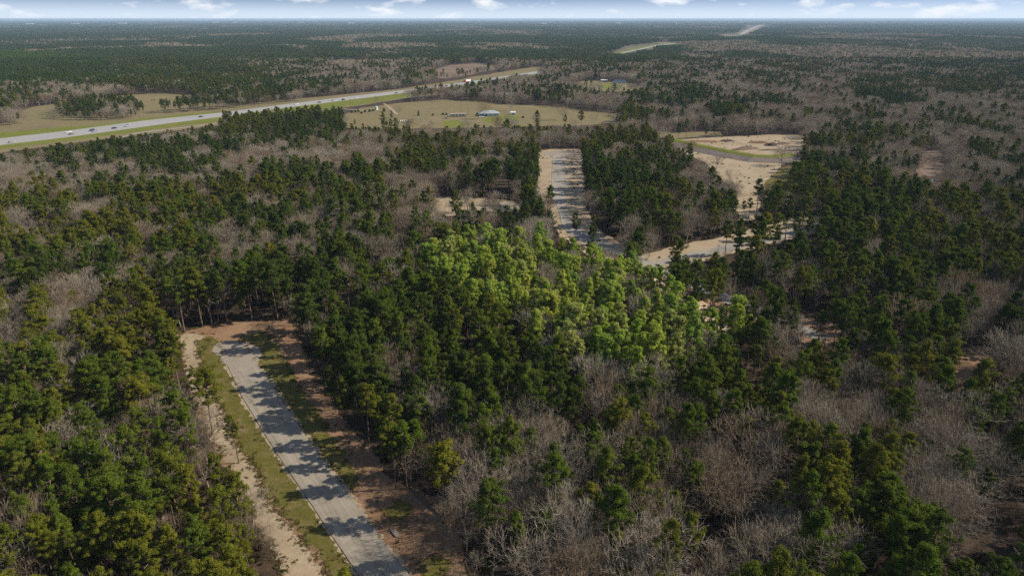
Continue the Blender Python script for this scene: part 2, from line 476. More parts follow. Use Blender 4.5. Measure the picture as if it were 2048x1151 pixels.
road('subdivision_road', [(1107, 311), (1104, 337), (1103, 367), (1104, 398), (1112, 408.5), (1119, 427.6), (1124, 453), (1150, 477)],
     [(1131, 311), (1132, 349.5), (1132, 384), (1132, 398), (1133, 408.5), (1137, 429), (1146, 446), (1172, 466)], 0.04, 0.10, 'concrete')
road('subdivision_road', [(1150, 477), (1220, 506), (1300, 541), (1370, 572), (1448, 605), (1560, 652), (1640, 684)], [(1172, 466), (1240, 494), (1312, 526), (1385, 558), (1466, 590), (1580, 640), (1665, 674)], 0.04, 0.10, 'concrete', keep=0.0)
road('side_road', [(1300, 524), (1350, 511), (1470, 486), (1556, 465), (1640, 444)], [(1312, 533), (1350, 524), (1470, 500), (1556, 479), (1650, 456)], 0.036, 0.09, 'concrete', keep=0.65)
clearing('gravel_clearing', [(857, 399), (875, 392), (930, 394), (1000, 399), (1035, 404), (1044, 418), (1000, 424), (960, 420), (900, 432), (856, 432)], 0.012, 'sand', 0.8, 4)
clearing('gravel_pad', [(965, 408), (1010, 404), (1034, 408), (1030, 420), (985, 422)], 0.026, 'gravel', 0.6, 4)
clearing('dirt_track', [(986, 332), (996, 330), (1004, 360), (1014, 400), (1000, 400), (992, 365)], 0.010, 'forest_floor', 0.5, 4, keep=0.6)
# cleared pond bed with its dam, and the borrow ground behind
clearing('cleared_ground', [(1346, 279), (1440, 274), (1540, 269.5), (1606, 270), (1604, 298), (1582, 318), (1562, 334), (1535, 362), (1520, 400), (1520, 440), (1485, 446), (1474, 424), (1470, 380), (1440, 352), (1412, 326), (1380, 311), (1348, 290)], 0.012, 'sand', 1.5, 6)
clearing('grass_slope', [(1530, 362), (1560, 336), (1590, 330), (1585, 360), (1570, 385), (1575, 410), (1540, 420), (1528, 395)], 0.024, 'grass', 1.0, 5, keep=0.5)
clearing('cleared_ground', [(1846, 303), (1884, 301), (1888, 330), (1880, 362), (1906, 384), (1838, 386), (1832, 350)], 0.012, 'scrub', 1.5, 6)
clearing('cleared_ground', [(1590, 640), (1640, 632), (1690, 660), (1660, 690), (1610, 680)], 0.012, 'soil', 1, 5, keep=0.35)
clearing('cleared_ground', [(1905, 705), (1955, 690), (2010, 700), (1990, 735), (1970, 775), (1915, 780)], 0.012, 'soil', 1, 5, keep=0.75)
clearing('cleared_ground', [(1960, 1020), (2060, 1000), (2100, 1060), (2060, 1110), (1940, 1110), (1915, 1070)], 0.012, 'forest_floor', 1, 5, keep=0.6)  # darker leaf-litter colour stands in for shade over this soil
clearing('lot_frontage', [(1125, 470), (1180, 497), (1250, 528), (1350, 575), (1450, 622), (1490, 648), (1470, 690), (1400, 706), (1370, 690), (1400, 655), (1345, 600), (1245, 548), (1175, 512)], 0.018, 'lot_sand', 1.0, 4, trees=True)
CLEAR.append((ats([(1372, 690), (1400, 655), (1450, 632), (1474, 650), (1462, 690), (1400, 704)]), 0.35))
# pastures and the highway corridor
clearing('pasture', [(-60, 262), (0, 248), (30, 226), (65, 214), (120, 207), (240, 191), (310, 187), (382, 190), (372, 206), (480, 208), (600, 197), (700, 188), (800, 178), (900, 162), (1040, 138), (1090, 131),
                     (1085, 147), (1000, 166), (880, 188), (760, 204), (700, 214), (560, 230), (430, 252), (300, 268), (120, 289), (-60, 314)], 0.015, 'pasture', 5, 30, keep=1.0)
clearing('pasture', [(686, 232), (720, 216), (800, 206), (885, 199.5), (950, 202), (1000, 208), (1110, 212), (1240, 229), (1228, 246), (1150, 252), (1050, 253), (900, 256), (790, 258), (690, 256)], 0.018, 'pasture', 4, 20, keep=0.93)
clearing('brushy_field', [(862, 140), (900, 130), (960, 126), (1010, 134), (940, 150), (880, 158)], 0.015, 'scrub', 5, 30, keep=0.8)
clearing('pasture', [(660, 122), (700, 119), (735, 122), (720, 129), (668, 129)], 0.02, 'pasture', 8, 40, keep=0.8)
clearing('pasture', [(1135, 170), (1180, 160), (1260, 166), (1300, 176), (1250, 184), (1200, 182)], 0.02, 'pasture', 6, 40, keep=0.85)
clearing('lawn', [(1200, 171), (1215, 166), (1250, 170), (1240, 178), (1212, 180)], 0.03, 'verge_bright', 3, 20)
clearing('lawn', [(960, 236), (985, 230), (1040, 232), (1036, 242), (975, 246)], 0.03, 'verge_bright', 1, 10)
clearing('lawn', [(885, 243), (915, 240), (935, 250), (922, 256), (888, 254)], 0.03, 'verge_bright', 1, 10)
clearing('pasture', [(1300, 262), (1350, 266), (1440, 262), (1445, 272), (1350, 277), (1300, 272)], 0.02, 'pasture', 3, 20, keep=0.7)
HU = [(-60, 284), (0, 277), (126, 263), (290, 241), (441, 225.6), (581, 207.5), (700, 193), (806, 180.5), (919, 166), (1032, 149), (1075, 142.5)]
HL = [(-60, 300), (0, 290), (102.5, 278.5), (205, 265), (342, 246), (461, 231.5), (581, 214.5), (690, 201), (817, 185), (953, 166), (1032, 154), (1075, 147)]
hu, hl = ats(HU), ats(HL)
def offset_line(L, dx, dy):
    return [(a + dx, b + dy) for a, b in L]
clearing('highway_verge', offset_line(HU, 0, -3.5) + offset_line(HU, 0, 0.5)[::-1], 0.03, 'pasture', 1.5, 15, keep=1.0)
clearing('highway_verge', [(-60, 274), (0, 266), (126, 254), (200, 249), (290, 236.5), (441, 222), (441, 226.5), (290, 242), (126, 264), (0, 278), (-60, 285)], 0.034, 'verge_bright', 3, 15, keep=1.0)
clearing('highway_verge', offset_line(HL, 0, -0.5) + [(1075, 150), (1032, 159), (953, 174), (817, 194), (700, 212), (581, 226), (461, 241), (342, 254), (205, 273), (102, 286), (0, 298), (-60, 310)], 0.038, 'verge_bright', 2, 15, keep=1.0)
# the highway itself: straight, about 25 m wide, fitted to the two edge lines
mid = (np.array([hu[1], hu[-1]]) + np.array([hl[1], hl[-1]])) / 2
Hd = (mid[1] - mid[0]) / np.hypot(*(mid[1] - mid[0])); Hn = np.array((Hd[1], -Hd[0]))   # Hn points towards the camera side
def poly_strip(name, L, R, z, h, mat):
    P = list(L) + list(R[::-1]); n = len(P); k = len(L)
    vs = [(p[0], p[1], z) for p in P] + [(p[0], p[1], z + h) for p in P]
    fs = [(n + i, n + i + 1, n + (n - 2 - i), n + (n - 1 - i)) for i in range(k - 1)] + [(i, (i + 1) % n, n + (i + 1) % n, n + i) for i in range(n)]
    me = bpy.data.meshes.new(name); me.from_pydata(vs, [], fs); me.materials.append(M[mat]); me.update()
    import bmesh
    bm = bmesh.new(); bm.from_mesh(me); bmesh.ops.recalc_face_normals(bm, faces=bm.faces); bm.to_mesh(me); bm.free()
    CLEAR.append((np.array(P), 1.0))
    return structure(link(name, me))
def hwy_line():
    xs = np.linspace(-60, 1075, 24)
    u = np.interp(xs, [p[0] for p in HU], [p[1] for p in HU]); l = np.interp(xs, [p[0] for p in HL], [p[1] for p in HL])
    return ats(list(zip(xs, u))), ats(list(zip(xs, l)))
hU, hL = hwy_line()
highway = poly_strip('highway', hU, hL, 0.045, 0.12, 'far_road')
road('frontage_road', [(230, 277), (273, 265), (340, 257), (393, 251.5), (434, 245.5), (500, 236), (600, 226), (680, 217), (731, 220)], [(230, 280), (273, 267.5), (340, 259.5), (393, 253.5), (434, 247.5), (500, 238), (600, 227.6), (680, 218.4), (731, 221.4)], 0.05, 0.05, 'gravel')
road('farm_lane', [(766, 207), (775, 214), (784, 223), (790, 229)], [(770, 207), (781, 214), (791, 223), (798, 229)], 0.05, 0.03, 'sand')
# the highway again, farther off
clearing('highway_verge', [(1226, 106), (1260, 98), (1310, 88.5), (1352, 85), (1358, 87.5), (1320, 92), (1275, 102), (1240, 109)], 0.25, 'verge_bright', 4, 60, keep=0.9)
road('far_highway', [(1240, 106), (1275, 99), (1312, 90.5), (1350, 86.5)], [(1243, 107), (1279, 100), (1318, 91.2), (1354, 87)], 0.3, 0.1, 'far_road')
clearing('highway_verge', [(1428, 74.5), (1470, 70), (1485, 62), (1512, 52), (1530, 49.5), (1524, 54), (1508, 62), (1492, 68), (1470, 73)], 0.3, 'pasture', 10, 150, keep=0.9)
road('far_highway', [(1478, 69), (1490, 62), (1508, 54.5), (1520, 50.5)], [(1488, 69), (1499, 62), (1514, 54.5), (1526, 50.5)], 0.4, 0.1, 'far_road')

# earth dam: a long bank with a grassed top and crest and a stony lower face
crest = ats([(1340, 283), (1370, 290), (1400, 297), (1460, 309), (1510, 318), (1545, 319), (1582, 315)])
def bank(name, mat, offs, zs):
    vs, fs = [], []
    for i, p in enumerate(crest):
        a = crest[max(0, i - 1)]; b = crest[min(len(crest) - 1, i + 1)]
        d = (b - a) / np.hypot(*(b - a)); nrm = np.array((d[1], -d[0]))
        for o_, z_ in zip(offs, zs):
            q = p + nrm * o_
            vs.append((q[0], q[1], z_))
    k = len(offs)
    for i in range(len(crest) - 1):
        for j in range(k - 1):
            fs.append((i * k + j, i * k + j + 1, (i + 1) * k + j + 1, (i + 1) * k + j))
    me = bpy.data.meshes.new(name); me.from_pydata(vs, [], fs); me.materials.append(M[mat]); me.update()
    return me
dam = empty('earth_dam', (0, 0, 0))
tag(dam, 'long curved earth bank with a bright green crest across the cleared sand', 'dam')
link('grass_top', bank('grass_top', 'verge_bright', (-9, -2.5, 2.5, 6.0), (0.05, 3.2, 3.3, 2.3)), dam)
link('stone_face', bank('stone_face', 'rock_riprap', (5.9, 15.0), (2.28, 0.04)), dam)

# ------------------------------------------------------------------ tree forms
def tubes(P0, P1, R0, R1, n=3):
    P0, P1 = np.asarray(P0, float), np.asarray(P1, float)
    R0, R1 = np.asarray(R0, float)[:, None], np.asarray(R1, float)[:, None]
    d = P1 - P0; d /= np.linalg.norm(d, axis=1, keepdims=True) + 1e-9
    a = np.where(np.abs(d[:, 2:3]) > 0.9, np.array([[1.0, 0, 0]]), np.array([[0, 0, 1.0]]))
    u = np.cross(d, a); u /= np.linalg.norm(u, axis=1, keepdims=True) + 1e-9
    w = np.cross(d, u)
    rings = []
    for P, R in ((P0, R0), (P1, R1)):
        for i in range(n):
            t = 2 * math.pi * i / n
            rings.append(P + (u * math.cos(t) + w * math.sin(t)) * R)
    V = np.stack(rings, 1).reshape(-1, 3)
    b = np.arange(len(P0))[:, None, None] * (2 * n)
    f = []
    for i in range(n):
        j = (i + 1) % n
        f += [(i, j, n + j), (i, n + j, n + i)]
    Fa = (b + np.array(f)[None]).reshape(-1, 3)
    return V, Fa

def clump_tris(C, R, per, size, r, flat=0.75, up=0.35, rough=0.7, axis=None, pull=0.0):
    """Small leaf faces spread over the surface of each clump."""
    C = np.asarray(C); R = np.asarray(R)
    C = np.repeat(C, per, 0); R = np.repeat(R, per)
    n = len(C)
    d = r.normal(size=(n, 3)); d[:, 2] += up * 0.6
    d /= np.linalg.norm(d, axis=1, keepdims=True)
    rad = R * (0.32 + 0.86 * np.sqrt(r.random(n)))
    P = C + d * rad[:, None] * np.array((1, 1, flat))
    nr = d + r.normal(size=(n, 3)) * rough; nr[:, 2] += up
    if axis is not None:                      # faces lean outwards from the middle of the crown
        o_ = P - axis; o_ /= np.linalg.norm(o_, axis=1, keepdims=True) + 1e-6
        nr += o_ * pull
    nr /= np.linalg.norm(nr, axis=1, keepdims=True)
    u = np.cross(nr, r.normal(size=(n, 3))); u /= np.linalg.norm(u, axis=1, keepdims=True)
    w = np.cross(nr, u)
    s = (size * (0.6 + 0.8 * r.random(n)))[:, None]
    V = np.stack([P + u * s * 1.1, P - u * s * 0.5 + w * s * 0.48, P - u * s * 0.5 - w * s * 0.48], 1).reshape(-1, 3)
    return V, np.arange(3 * n).reshape(-1, 3)

def cat(parts):
    V, Fa, b = [], [], 0
    for v, f in parts:
        V.append(v); Fa.append(f + b); b += len(v)
    return np.concatenate(V), np.concatenate(Fa)

def make_pine(seed, h=18.0, R=3.6, low=0.42, nb=38, per=84, size=0.205, lean=0.4, tuft=0.78):
    """Tapered trunk with whorls of limbs; needle tufts carried in clumps at the limb ends."""
    r = np.random.default_rng(seed)
    k = 9
    zz = np.linspace(0, h * 0.97, k)
    bx, by = np.cumsum(r.normal(0, lean * 0.12, k)), np.cumsum(r.normal(0, lean * 0.12, k))
    bx -= bx[0]; by -= by[0]
    T = np.stack([bx, by, zz], 1)
    rad = 0.24 * (h / 18) * (1 - 0.85 * (zz / h) ** 0.9)
    trunk = [tubes(T[:-1], T[1:], rad[:-1], rad[1:], 6)]
    ts = np.sort(low + (0.985 - low) * r.random(nb) ** 0.85)
    az = np.cumsum(r.normal(2.4, 0.5, nb))
    lop = 1.0 + 0.25 * np.cos(az - r.random() * 6.28)
    q = (ts - low) / (1 - low)
    prof = np.clip(1.02 - np.abs(q - 0.36) ** 1.7 * 1.9, 0.2, 1.05) * (0.55 + 0.45 * np.minimum(1, q / 0.25))
    L = R * prof * lop * (0.5 + 0.72 * r.random(nb))
    el = -0.12 + 0.75 * q + r.normal(0, 0.14, nb)
    base = np.stack([np.interp(ts * h, zz, T[:, 0]), np.interp(ts * h, zz, T[:, 1]), ts * h], 1)
    D = np.stack([np.cos(az) * np.cos(el), np.sin(az) * np.cos(el), np.sin(el)], 1)
    tip = base + D * L[:, None]
    tip[:, 2] += 0.06 * L
    trunk.append(tubes(base, tip, 0.055 + 0.012 * L, np.full(nb, 0.015), 3))
    # a few dead stubs on the bare lower trunk
    ns = 7
    zs = h * (0.18 + (low - 0.18) * r.random(ns)); a2 = r.random(ns) * 6.28
    sb = np.stack([np.interp(zs, zz, T[:, 0]), np.interp(zs, zz, T[:, 1]), zs], 1)
    sl = 0.6 + 1.2 * r.random(ns)
    trunk.append(tubes(sb, sb + np.stack([np.cos(a2) * sl, np.sin(a2) * sl, 0.1 * sl], 1), np.full(ns, 0.035), np.full(ns, 0.01), 3))
    Cs, Rs = [], []
    for f_, wr in ((0.45, 0.7), (0.72, 0.9), (1.0, 0.85)):
        keep = r.random(nb) < (0.75 if f_ < 0.5 else 0.95)
        c = base + (tip - base) * f_ + r.normal(0, 0.28, (nb, 3)) * (R / 3.6)
        Cs.append(c[keep]); Rs.append((tuft * wr * (0.7 + 0.5 * r.random(nb)))[keep] * (R / 3.6) ** 0.6)
    Cs.append(T[-1:] + np.array((0, 0, 0.1))); Rs.append(np.array([tuft * 0.8]))
    C, Rr = np.concatenate(Cs), np.concatenate(Rs)
    return cat(trunk), clump_tris(C, Rr, per, size, r, 0.62, 0.4, 0.62, np.array((T[6][0], T[6][1], h * (low + 0.4 * (1 - low)))), 0.8)

def make_bare(seed, h=13.0, spread=0.62, n1=6, levels=4, twig=0.022, fork=0.28, dens=1.0):
    """Bare crown: forked limbs splitting down to fine twigs."""
    r = np.random.default_rng(seed)
    big, fine = [], []
    def grow(p, d, L, rad, lev):
        p = np.array(p); d = d / np.linalg.norm(d)
        n = 3 if lev <= 1 else 2
        for i in range(n):
            d = d + r.normal(0, 0.10 + 0.03 * lev, 3); d[2] += 0.07; d /= np.linalg.norm(d)
            q = p + d * L / n
            r1 = rad * (1 - 0.22 / n * (i + 1)) if lev else rad * 0.93
            (big if lev <= 2 and rad > 0.04 else fine).append((p, q, rad, r1))
            p, rad = q, r1
            if lev >= 1 and lev < levels and i < n - 1:
                dd = d + r.normal(0, spread * 0.85, 3); dd[2] += 0.15
                grow(p, dd, L * (0.50 + 0.2 * r.random()), rad * 0.5, lev + 1)
        if lev < levels:
            k = {0: n1, 1: 4, 2: 4, 3: 4}.get(lev, 3)
            k = max(2, int(round(k * dens * (0.8 + 0.4 * r.random()))))
            a0 = r.random() * 6.28
            for j in range(k):
                a = a0 + 6.28 * j / k + r.normal(0, 0.3)
                sp = spread * (0.6 + 0.7 * r.random()) * (1.0 if lev else 1.05)
                u = np.cross(d, (0.3, 0.2, 0.9)); u /= np.linalg.norm(u) + 1e-9
                w = np.cross(d, u)
                dd = d + (u * math.cos(a) + w * math.sin(a)) * sp
                dd[2] += 0.10
                grow(p, dd, L * ((0.70 if lev else 1.15) + 0.22 * r.random()) * (0.85 if lev > 1 else 1), max(twig, rad * (0.62 if lev else 0.55)), lev + 1)
    grow((0, 0, 0), np.array((r.normal(0, 0.06), r.normal(0, 0.06), 1.0)), h * fork, 0.0155 * h, 0)
    def pack(S, n):
        return tubes([s[0] for s in S], [s[1] for s in S], [s[2] for s in S], [s[3] for s in S], n)
    return pack(big, 5), pack(fine, 3)

def scale_to(parts, h):
    zmax = max(p[0][:, 2].max() for p in parts)
    s = h / zmax
    return [(v * s, f) for v, f in parts]

PINES, BARES = [], []
pine_specs = [dict(h=19, R=3.7), dict(h=18, R=3.3, low=0.5), dict(h=17, R=3.9, low=0.38, nb=46), dict(h=20, R=3.4, low=0.52), dict(h=16, R=3.1, low=0.34),
              dict(h=18, R=4.2, low=0.45, nb=44), dict(h=15, R=2.8, low=0.28, nb=40), dict(h=21, R=3.9, low=0.5, nb=44), dict(h=17, R=2.7, low=0.55, nb=30), dict(h=18, R=3.5, low=0.40, nb=36)]
for i, s in enumerate(pine_specs):
    PINES.append(make_pine(100 + i, **s) + (s['h'],))
bare_specs = [(12, .62, 6, .26), (13, .5, 5, .32), (11, .75, 7, .2), (14, .55, 6, .34), (10, .7, 6, .22), (12.5, .45, 5, .38), (15, .65, 7, .28), (9, .8, 6, .18)]
for i, (h, sp_, n1, fk) in enumerate(bare_specs):
    t, c = make_bare(300 + i, h, sp_, n1, 4, 0.019, fk, 1.0)
    t, c = scale_to((t, c), h)
    BARES.append((t, c, h))

PROTO = bpy.data.collections.new('tree_forms')     # source forms for the massed forest, not placed in the scene
def proto(name, parts, coll):
    """One mesh of several (verts, faces, material)."""
    V, Fa, mi, b = [], [], [], 0
    for i, ((v, f), m) in enumerate(parts):
        V.append(v); Fa.append(f + b); mi.append(np.full(len(f), i)); b += len(v)
    me = mesh_np(name, np.concatenate(V), np.concatenate(Fa), [m for _, m in parts], np.concatenate(mi))
    o = bpy.data.objects.new(name, me)
    coll.objects.link(o)
    return o

def scatter_tree(name):
    ng = bpy.data.node_groups.new(name, 'GeometryNodeTree')
    ng.interface.new_socket('Geometry', in_out='INPUT', socket_type='NodeSocketGeometry')
    ng.interface.new_socket('Geometry', in_out='OUTPUT', socket_type='NodeSocketGeometry')
    N, Lk = ng.nodes, ng.links
    gi, go = N.new('NodeGroupInput'), N.new('NodeGroupOutput')
    iop = N.new('GeometryNodeInstanceOnPoints')
    ci = N.new('GeometryNodeCollectionInfo')
    ci.inputs['Separate Children'].default_value = True
    ci.inputs['Reset Children'].default_value = True
    def attr(nm, ty):
        a = N.new('GeometryNodeInputNamedAttribute'); a.data_type = ty; a.inputs['Name'].default_value = nm
        return a.outputs['Attribute']
    Lk.new(gi.outputs[0], iop.inputs['Points'])
    Lk.new(ci.outputs[0], iop.inputs['Instance'])
    iop.inputs['Pick Instance'].default_value = True
    Lk.new(attr('form', 'INT'), iop.inputs['Instance Index'])
    e2r = N.new('FunctionNodeEulerToRotation')
    Lk.new(attr('turn', 'FLOAT_VECTOR'), e2r.inputs[0])
    Lk.new(e2r.outputs[0], iop.inputs['Rotation'])
    Lk.new(attr('size', 'FLOAT_VECTOR'), iop.inputs['Scale'])
    Lk.new(iop.outputs[0], go.inputs[0])
    return ng, ci

def scatter(name, coll, xyz, form, turn, size, kind='stuff'):
    me = bpy.data.meshes.new(name)
    n = len(xyz)
    me.vertices.add(n); me.vertices.foreach_set('co', np.asarray(xyz, np.float32).ravel())
    a = me.attributes.new('form', 'INT', 'POINT'); a.data.foreach_set('value', np.asarray(form, np.int32))
    a = me.attributes.new('turn', 'FLOAT_VECTOR', 'POINT'); a.data.foreach_set('vector', np.asarray(turn, np.float32).ravel())
    a = me.attributes.new('size', 'FLOAT_VECTOR', 'POINT'); a.data.foreach_set('vector', np.asarray(size, np.float32).ravel())
    me.update()
    o = link(name, me)
    o['kind'] = kind
    ng, ci = scatter_tree(name + '_nodes')
    ci.inputs['Collection'].default_value = coll
    md = o.modifiers.new('scatter', 'NODES'); md.node_group = ng
    return o

HUES = ['olive', 'dark green', 'mid green']
HUES4 = HUES + ['plantation']
pine_coll = bpy.data.collections.new('pine_forms')
for k, (t, c, h) in enumerate(PINES):
    for j, hu_ in enumerate(HUES4):
        proto('pine_form_%03d' % (k * 4 + j), [(t, M['pine_bark']), (c, M[hu_])], pine_coll)
bare_coll = bpy.data.collections.new('bare_forms')
TW = list(TWIGS)
for k, (t, c, h) in enumerate(BARES):
    for j, tw in enumerate(TW):
        proto('bare_form_%03d' % (k * 3 + j), [(t, M['grey_bark']), (c, M[tw])], bare_coll)
brush_coll = bpy.data.collections.new('brush_forms')
for k in range(6):
    r = np.random.default_rng(700 + k)
    C = np.stack([r.normal(0, 0.55, 7), r.normal(0, 0.55, 7), 0.35 + 0.6 * r.random(7)], 1)
    proto('brush_form_%03d' % k, [(clump_tris(C, 0.4 + 0.35 * r.random(7), 26, 0.24, r), M['brush'])], brush_coll)

# ------------------------------------------------------------------ where the trees stand
# stands read off the photograph: centre and extent in pixels, share of bare trees; turned into places on the ground at canopy height
STANDS = [(1130, 590, 190, 80, 0.2, 2.5),  # px, py, rx, ry, share, weight
    (250, 500, 480, 200, .22, 1), (250, 900, 300, 260, .12, 1), (800, 640, 330, 170, .05, 1.6), (1150, 1000, 330, 170, .86, 1.6), (1750, 960, 300, 190, .45, 1),
    (1780, 520, 280, 140, .10, 1.6), (1720, 330, 110, 80, .08, 2), (1960, 310, 110, 70, .65, 1.5), (1600, 190, 400, 80, .72, 1.5), (700, 360, 200, 80, .45, 1.2), (940, 348, 70, 36, .8, 2),
    (1050, 330, 35, 60, .05, 2.5), (1300, 370, 130, 90, .22, 1.4), (1340, 280, 150, 20, .5, 1), (1460, 255, 130, 16, .7, 2), (120, 135, 170, 34, .0, 3), (500, 130, 300, 60, .75, 1.2), (900, 90, 400, 40, .45, 1),
    (560, 238, 130, 34, .02, 3), (1270, 205, 36, 30, .05, 3), (1050, 170, 140, 26, .8, 2), (820, 165, 110, 25, .75, 2),
    (200, 215, 100, 20, .05, 3), (450, 200, 130, 14, .3, 2)]
for b in [(21, 350, 50, 35), (111, 350, 30, 25), (188, 340, 40, 20), (146, 371, 25, 25), (313, 357, 45, 16), (400, 357, 60, 14), (195, 409, 50, 18), (476, 340, 30, 25), (497, 319, 25, 25), (633, 302, 45, 25), (573, 277, 20, 14), (615, 392, 50, 22), (504, 406, 55, 22),
          (424, 399, 22, 18), (466, 458, 38, 18), (476, 489, 28, 22), (598, 468, 75, 30), (660, 440, 48, 28), (35, 448, 20, 12), (132, 448, 15, 12), (302, 461, 25, 14), (257, 530, 24, 24), (257, 565, 22, 20), (156, 590, 58, 34), (17, 555, 28, 28), (14, 611, 20, 28), (438, 573, 18, 20),
          (715, 281, 40, 18), (770, 305, 30, 18), (812, 354, 40, 22), (739, 395, 38, 22), (836, 395, 28, 22), (798, 420, 28, 14), (802, 493, 38, 14), (687, 455, 20, 16), (800, 729, 22, 16), (944, 604, 18, 10), (1142, 533, 24, 10), (1207, 550, 24, 26), (1080, 632, 30, 12), (1302, 605, 38, 18), (882, 485, 24, 9), (1186, 728, 12, 22),
          (992, 855, 46, 28), (1054, 875, 38, 22), (939, 931, 40, 30), (870, 795, 18, 14), (1357, 837, 60, 36), (1417, 792, 24, 18), (1452, 917, 40, 46), (1522, 872, 38, 22), (1714, 820, 88, 34), (1916, 837, 66, 30), (1888, 959, 56, 42), (1957, 994, 70, 44), (1417, 1064, 40, 55), (1435, 1116, 55, 45), (1644, 1116, 25, 38), (2020, 976, 40, 38),
          (1591, 648, 32, 26), (1988, 575, 46, 32), (1888, 583, 36, 18), (1971, 658, 38, 26), (2027, 725, 28, 36), (1827, 613, 36, 16), (1577, 555, 26, 32), (1793, 288, 38, 22), (1956, 348, 68, 26), (1967, 208, 100, 26), (1643, 236, 48, 18), (1390, 350, 24, 22), (1356, 436, 36, 20),
          (130, 665, 40, 18), (250, 830, 36, 22), (350, 810, 34, 30), (205, 850, 40, 22), (290, 690, 20, 16), (440, 1000, 26, 18), (200, 174, 42, 10), (110, 171, 30, 7), (290, 1105, 25, 18)]:
    STANDS.append(b + (0.90, 4))
for b in [(1095, 895, 26, 30), (1180, 880, 30, 40), (1290, 930, 40, 50), (1080, 1060, 26, 22), (1215, 950, 20, 12), (1500, 800, 70, 40), (1610, 850, 30, 26), (1530, 960, 30, 40), (1640, 980, 40, 60), (1720, 930, 60, 60), (1760, 1080, 90, 60), (1860, 880, 30, 26), (2030, 900, 30, 40), (1580, 1110, 40, 40), (1260, 1120, 12, 18),
          (1782, 181, 50, 12), (1463, 212, 30, 10), (1831, 198, 30, 10), (1939, 167, 60, 10), (1383, 184, 25, 8), (1850, 560, 80, 70), (890, 920, 14, 24), (880, 300, 40, 30)]:
    STANDS.append(b + (0.04, 5))
_ST = []
for px, py, rx, ry, sh, wt in STANDS:
    c = at(px, py, 13.0)
    t0, t1 = at(px, max(py - ry, 52), 13.0), at(px, py + ry, 13.0)
    e = at(px + rx, py, 13.0)
    _ST.append((c[0], (t0[1] + t1[1]) / 2, abs(e[0] - c[0]), abs(t0[1] - t1[1]) / 2, sh, wt, c[0] / c[1]))
def bare_share(x, y):
    num = np.full(np.shape(x), 0.45 * 0.08); den = np.full(np.shape(x), 0.08)
    for cx, cy, rx, ry, sh, wt, sl in _ST:
        q = ((x - cx - sl * (y - cy)) / rx) ** 2 + ((y - cy) / ry) ** 2
        w = wt * np.exp(-np.minimum(q, 40) ** 1.5)
        num += w * sh; den += w
    return num / den

LOT = ats([(826, 494), (900, 470), (1020, 450), (1082, 438), (1150, 466), (1250, 512), (1350, 560), (1490, 618), (1450, 672), (1330, 730), (1240, 772), (1130, 702), (1050, 640), (950, 580), (845, 520)], 13.0)

def open_to_view(x, y, h):
    """False where a tree of height h would stand in a clearing or close off the view into it."""
    ok = np.ones(np.shape(x), bool)
    rr = rng.random(np.shape(x))
    for P, keep in CLEAR:
        lo, hi = P.min(0) - 40, P.max(0) + 40
        dist = max(80.0, float(np.hypot(*P.mean(0))))
        near = (x > lo[0] - 0.3 * dist) & (x < hi[0] + 0.3 * dist) & (y > lo[1] * 0.7) & (y < hi[1])
        if not near.any():
            continue
        xi, yi, hi_ = x[near], y[near], h[near]
        bad = inside(P, xi, yi)
        for f_ in (0.35, 0.62, 0.86):
            s = HC / (HC - f_ * hi_)
            bad |= inside(P, xi * s, yi * s) & (rr[near] < keep)
        ok[near] &= ~bad
    for P, hmax in ISLANDS:
        ok |= inside(P, x, y) & (rr < 0.85)
    for P, keep in ROADS:
        ok &= ~inside(P, x, y)
    return ok

ISLANDS = [(ats(q), 0) for q in (
    [(112, 241), (120, 224), (180, 212), (262, 211), (294, 228), (285, 238), (200, 241)], [(325, 228), (325, 222), (440, 212), (600, 195), (612, 201), (452, 219)], [(-40, 253), (-20, 238), (50, 241), (56, 250)],
    [(438, 292), (450, 252), (520, 246), (640, 240), (690, 246), (695, 292)], [(800, 207), (830, 197), (960, 181), (1040, 162), (1100, 166), (1120, 208), (1000, 206), (940, 200), (885, 197.5)])]
ROADS = [(np.array(list(hU) + list(hL[::-1])), 1)]

def jitter_grid(y0, y1, step, half=0.86, pad=45.0):
    ys = np.arange(y0, y1, step)
    X, Y = [], []
    for y in ys:
        w = y * half + pad
        xs = np.arange(-w, w, step)
        X.append(xs); Y.append(np.full(len(xs), y))
    X, Y = np.concatenate(X), np.concatenate(Y)
    return X + (rng.random(len(X)) - 0.5) * step * 0.95, Y + (rng.random(len(X)) - 0.5) * step * 0.95

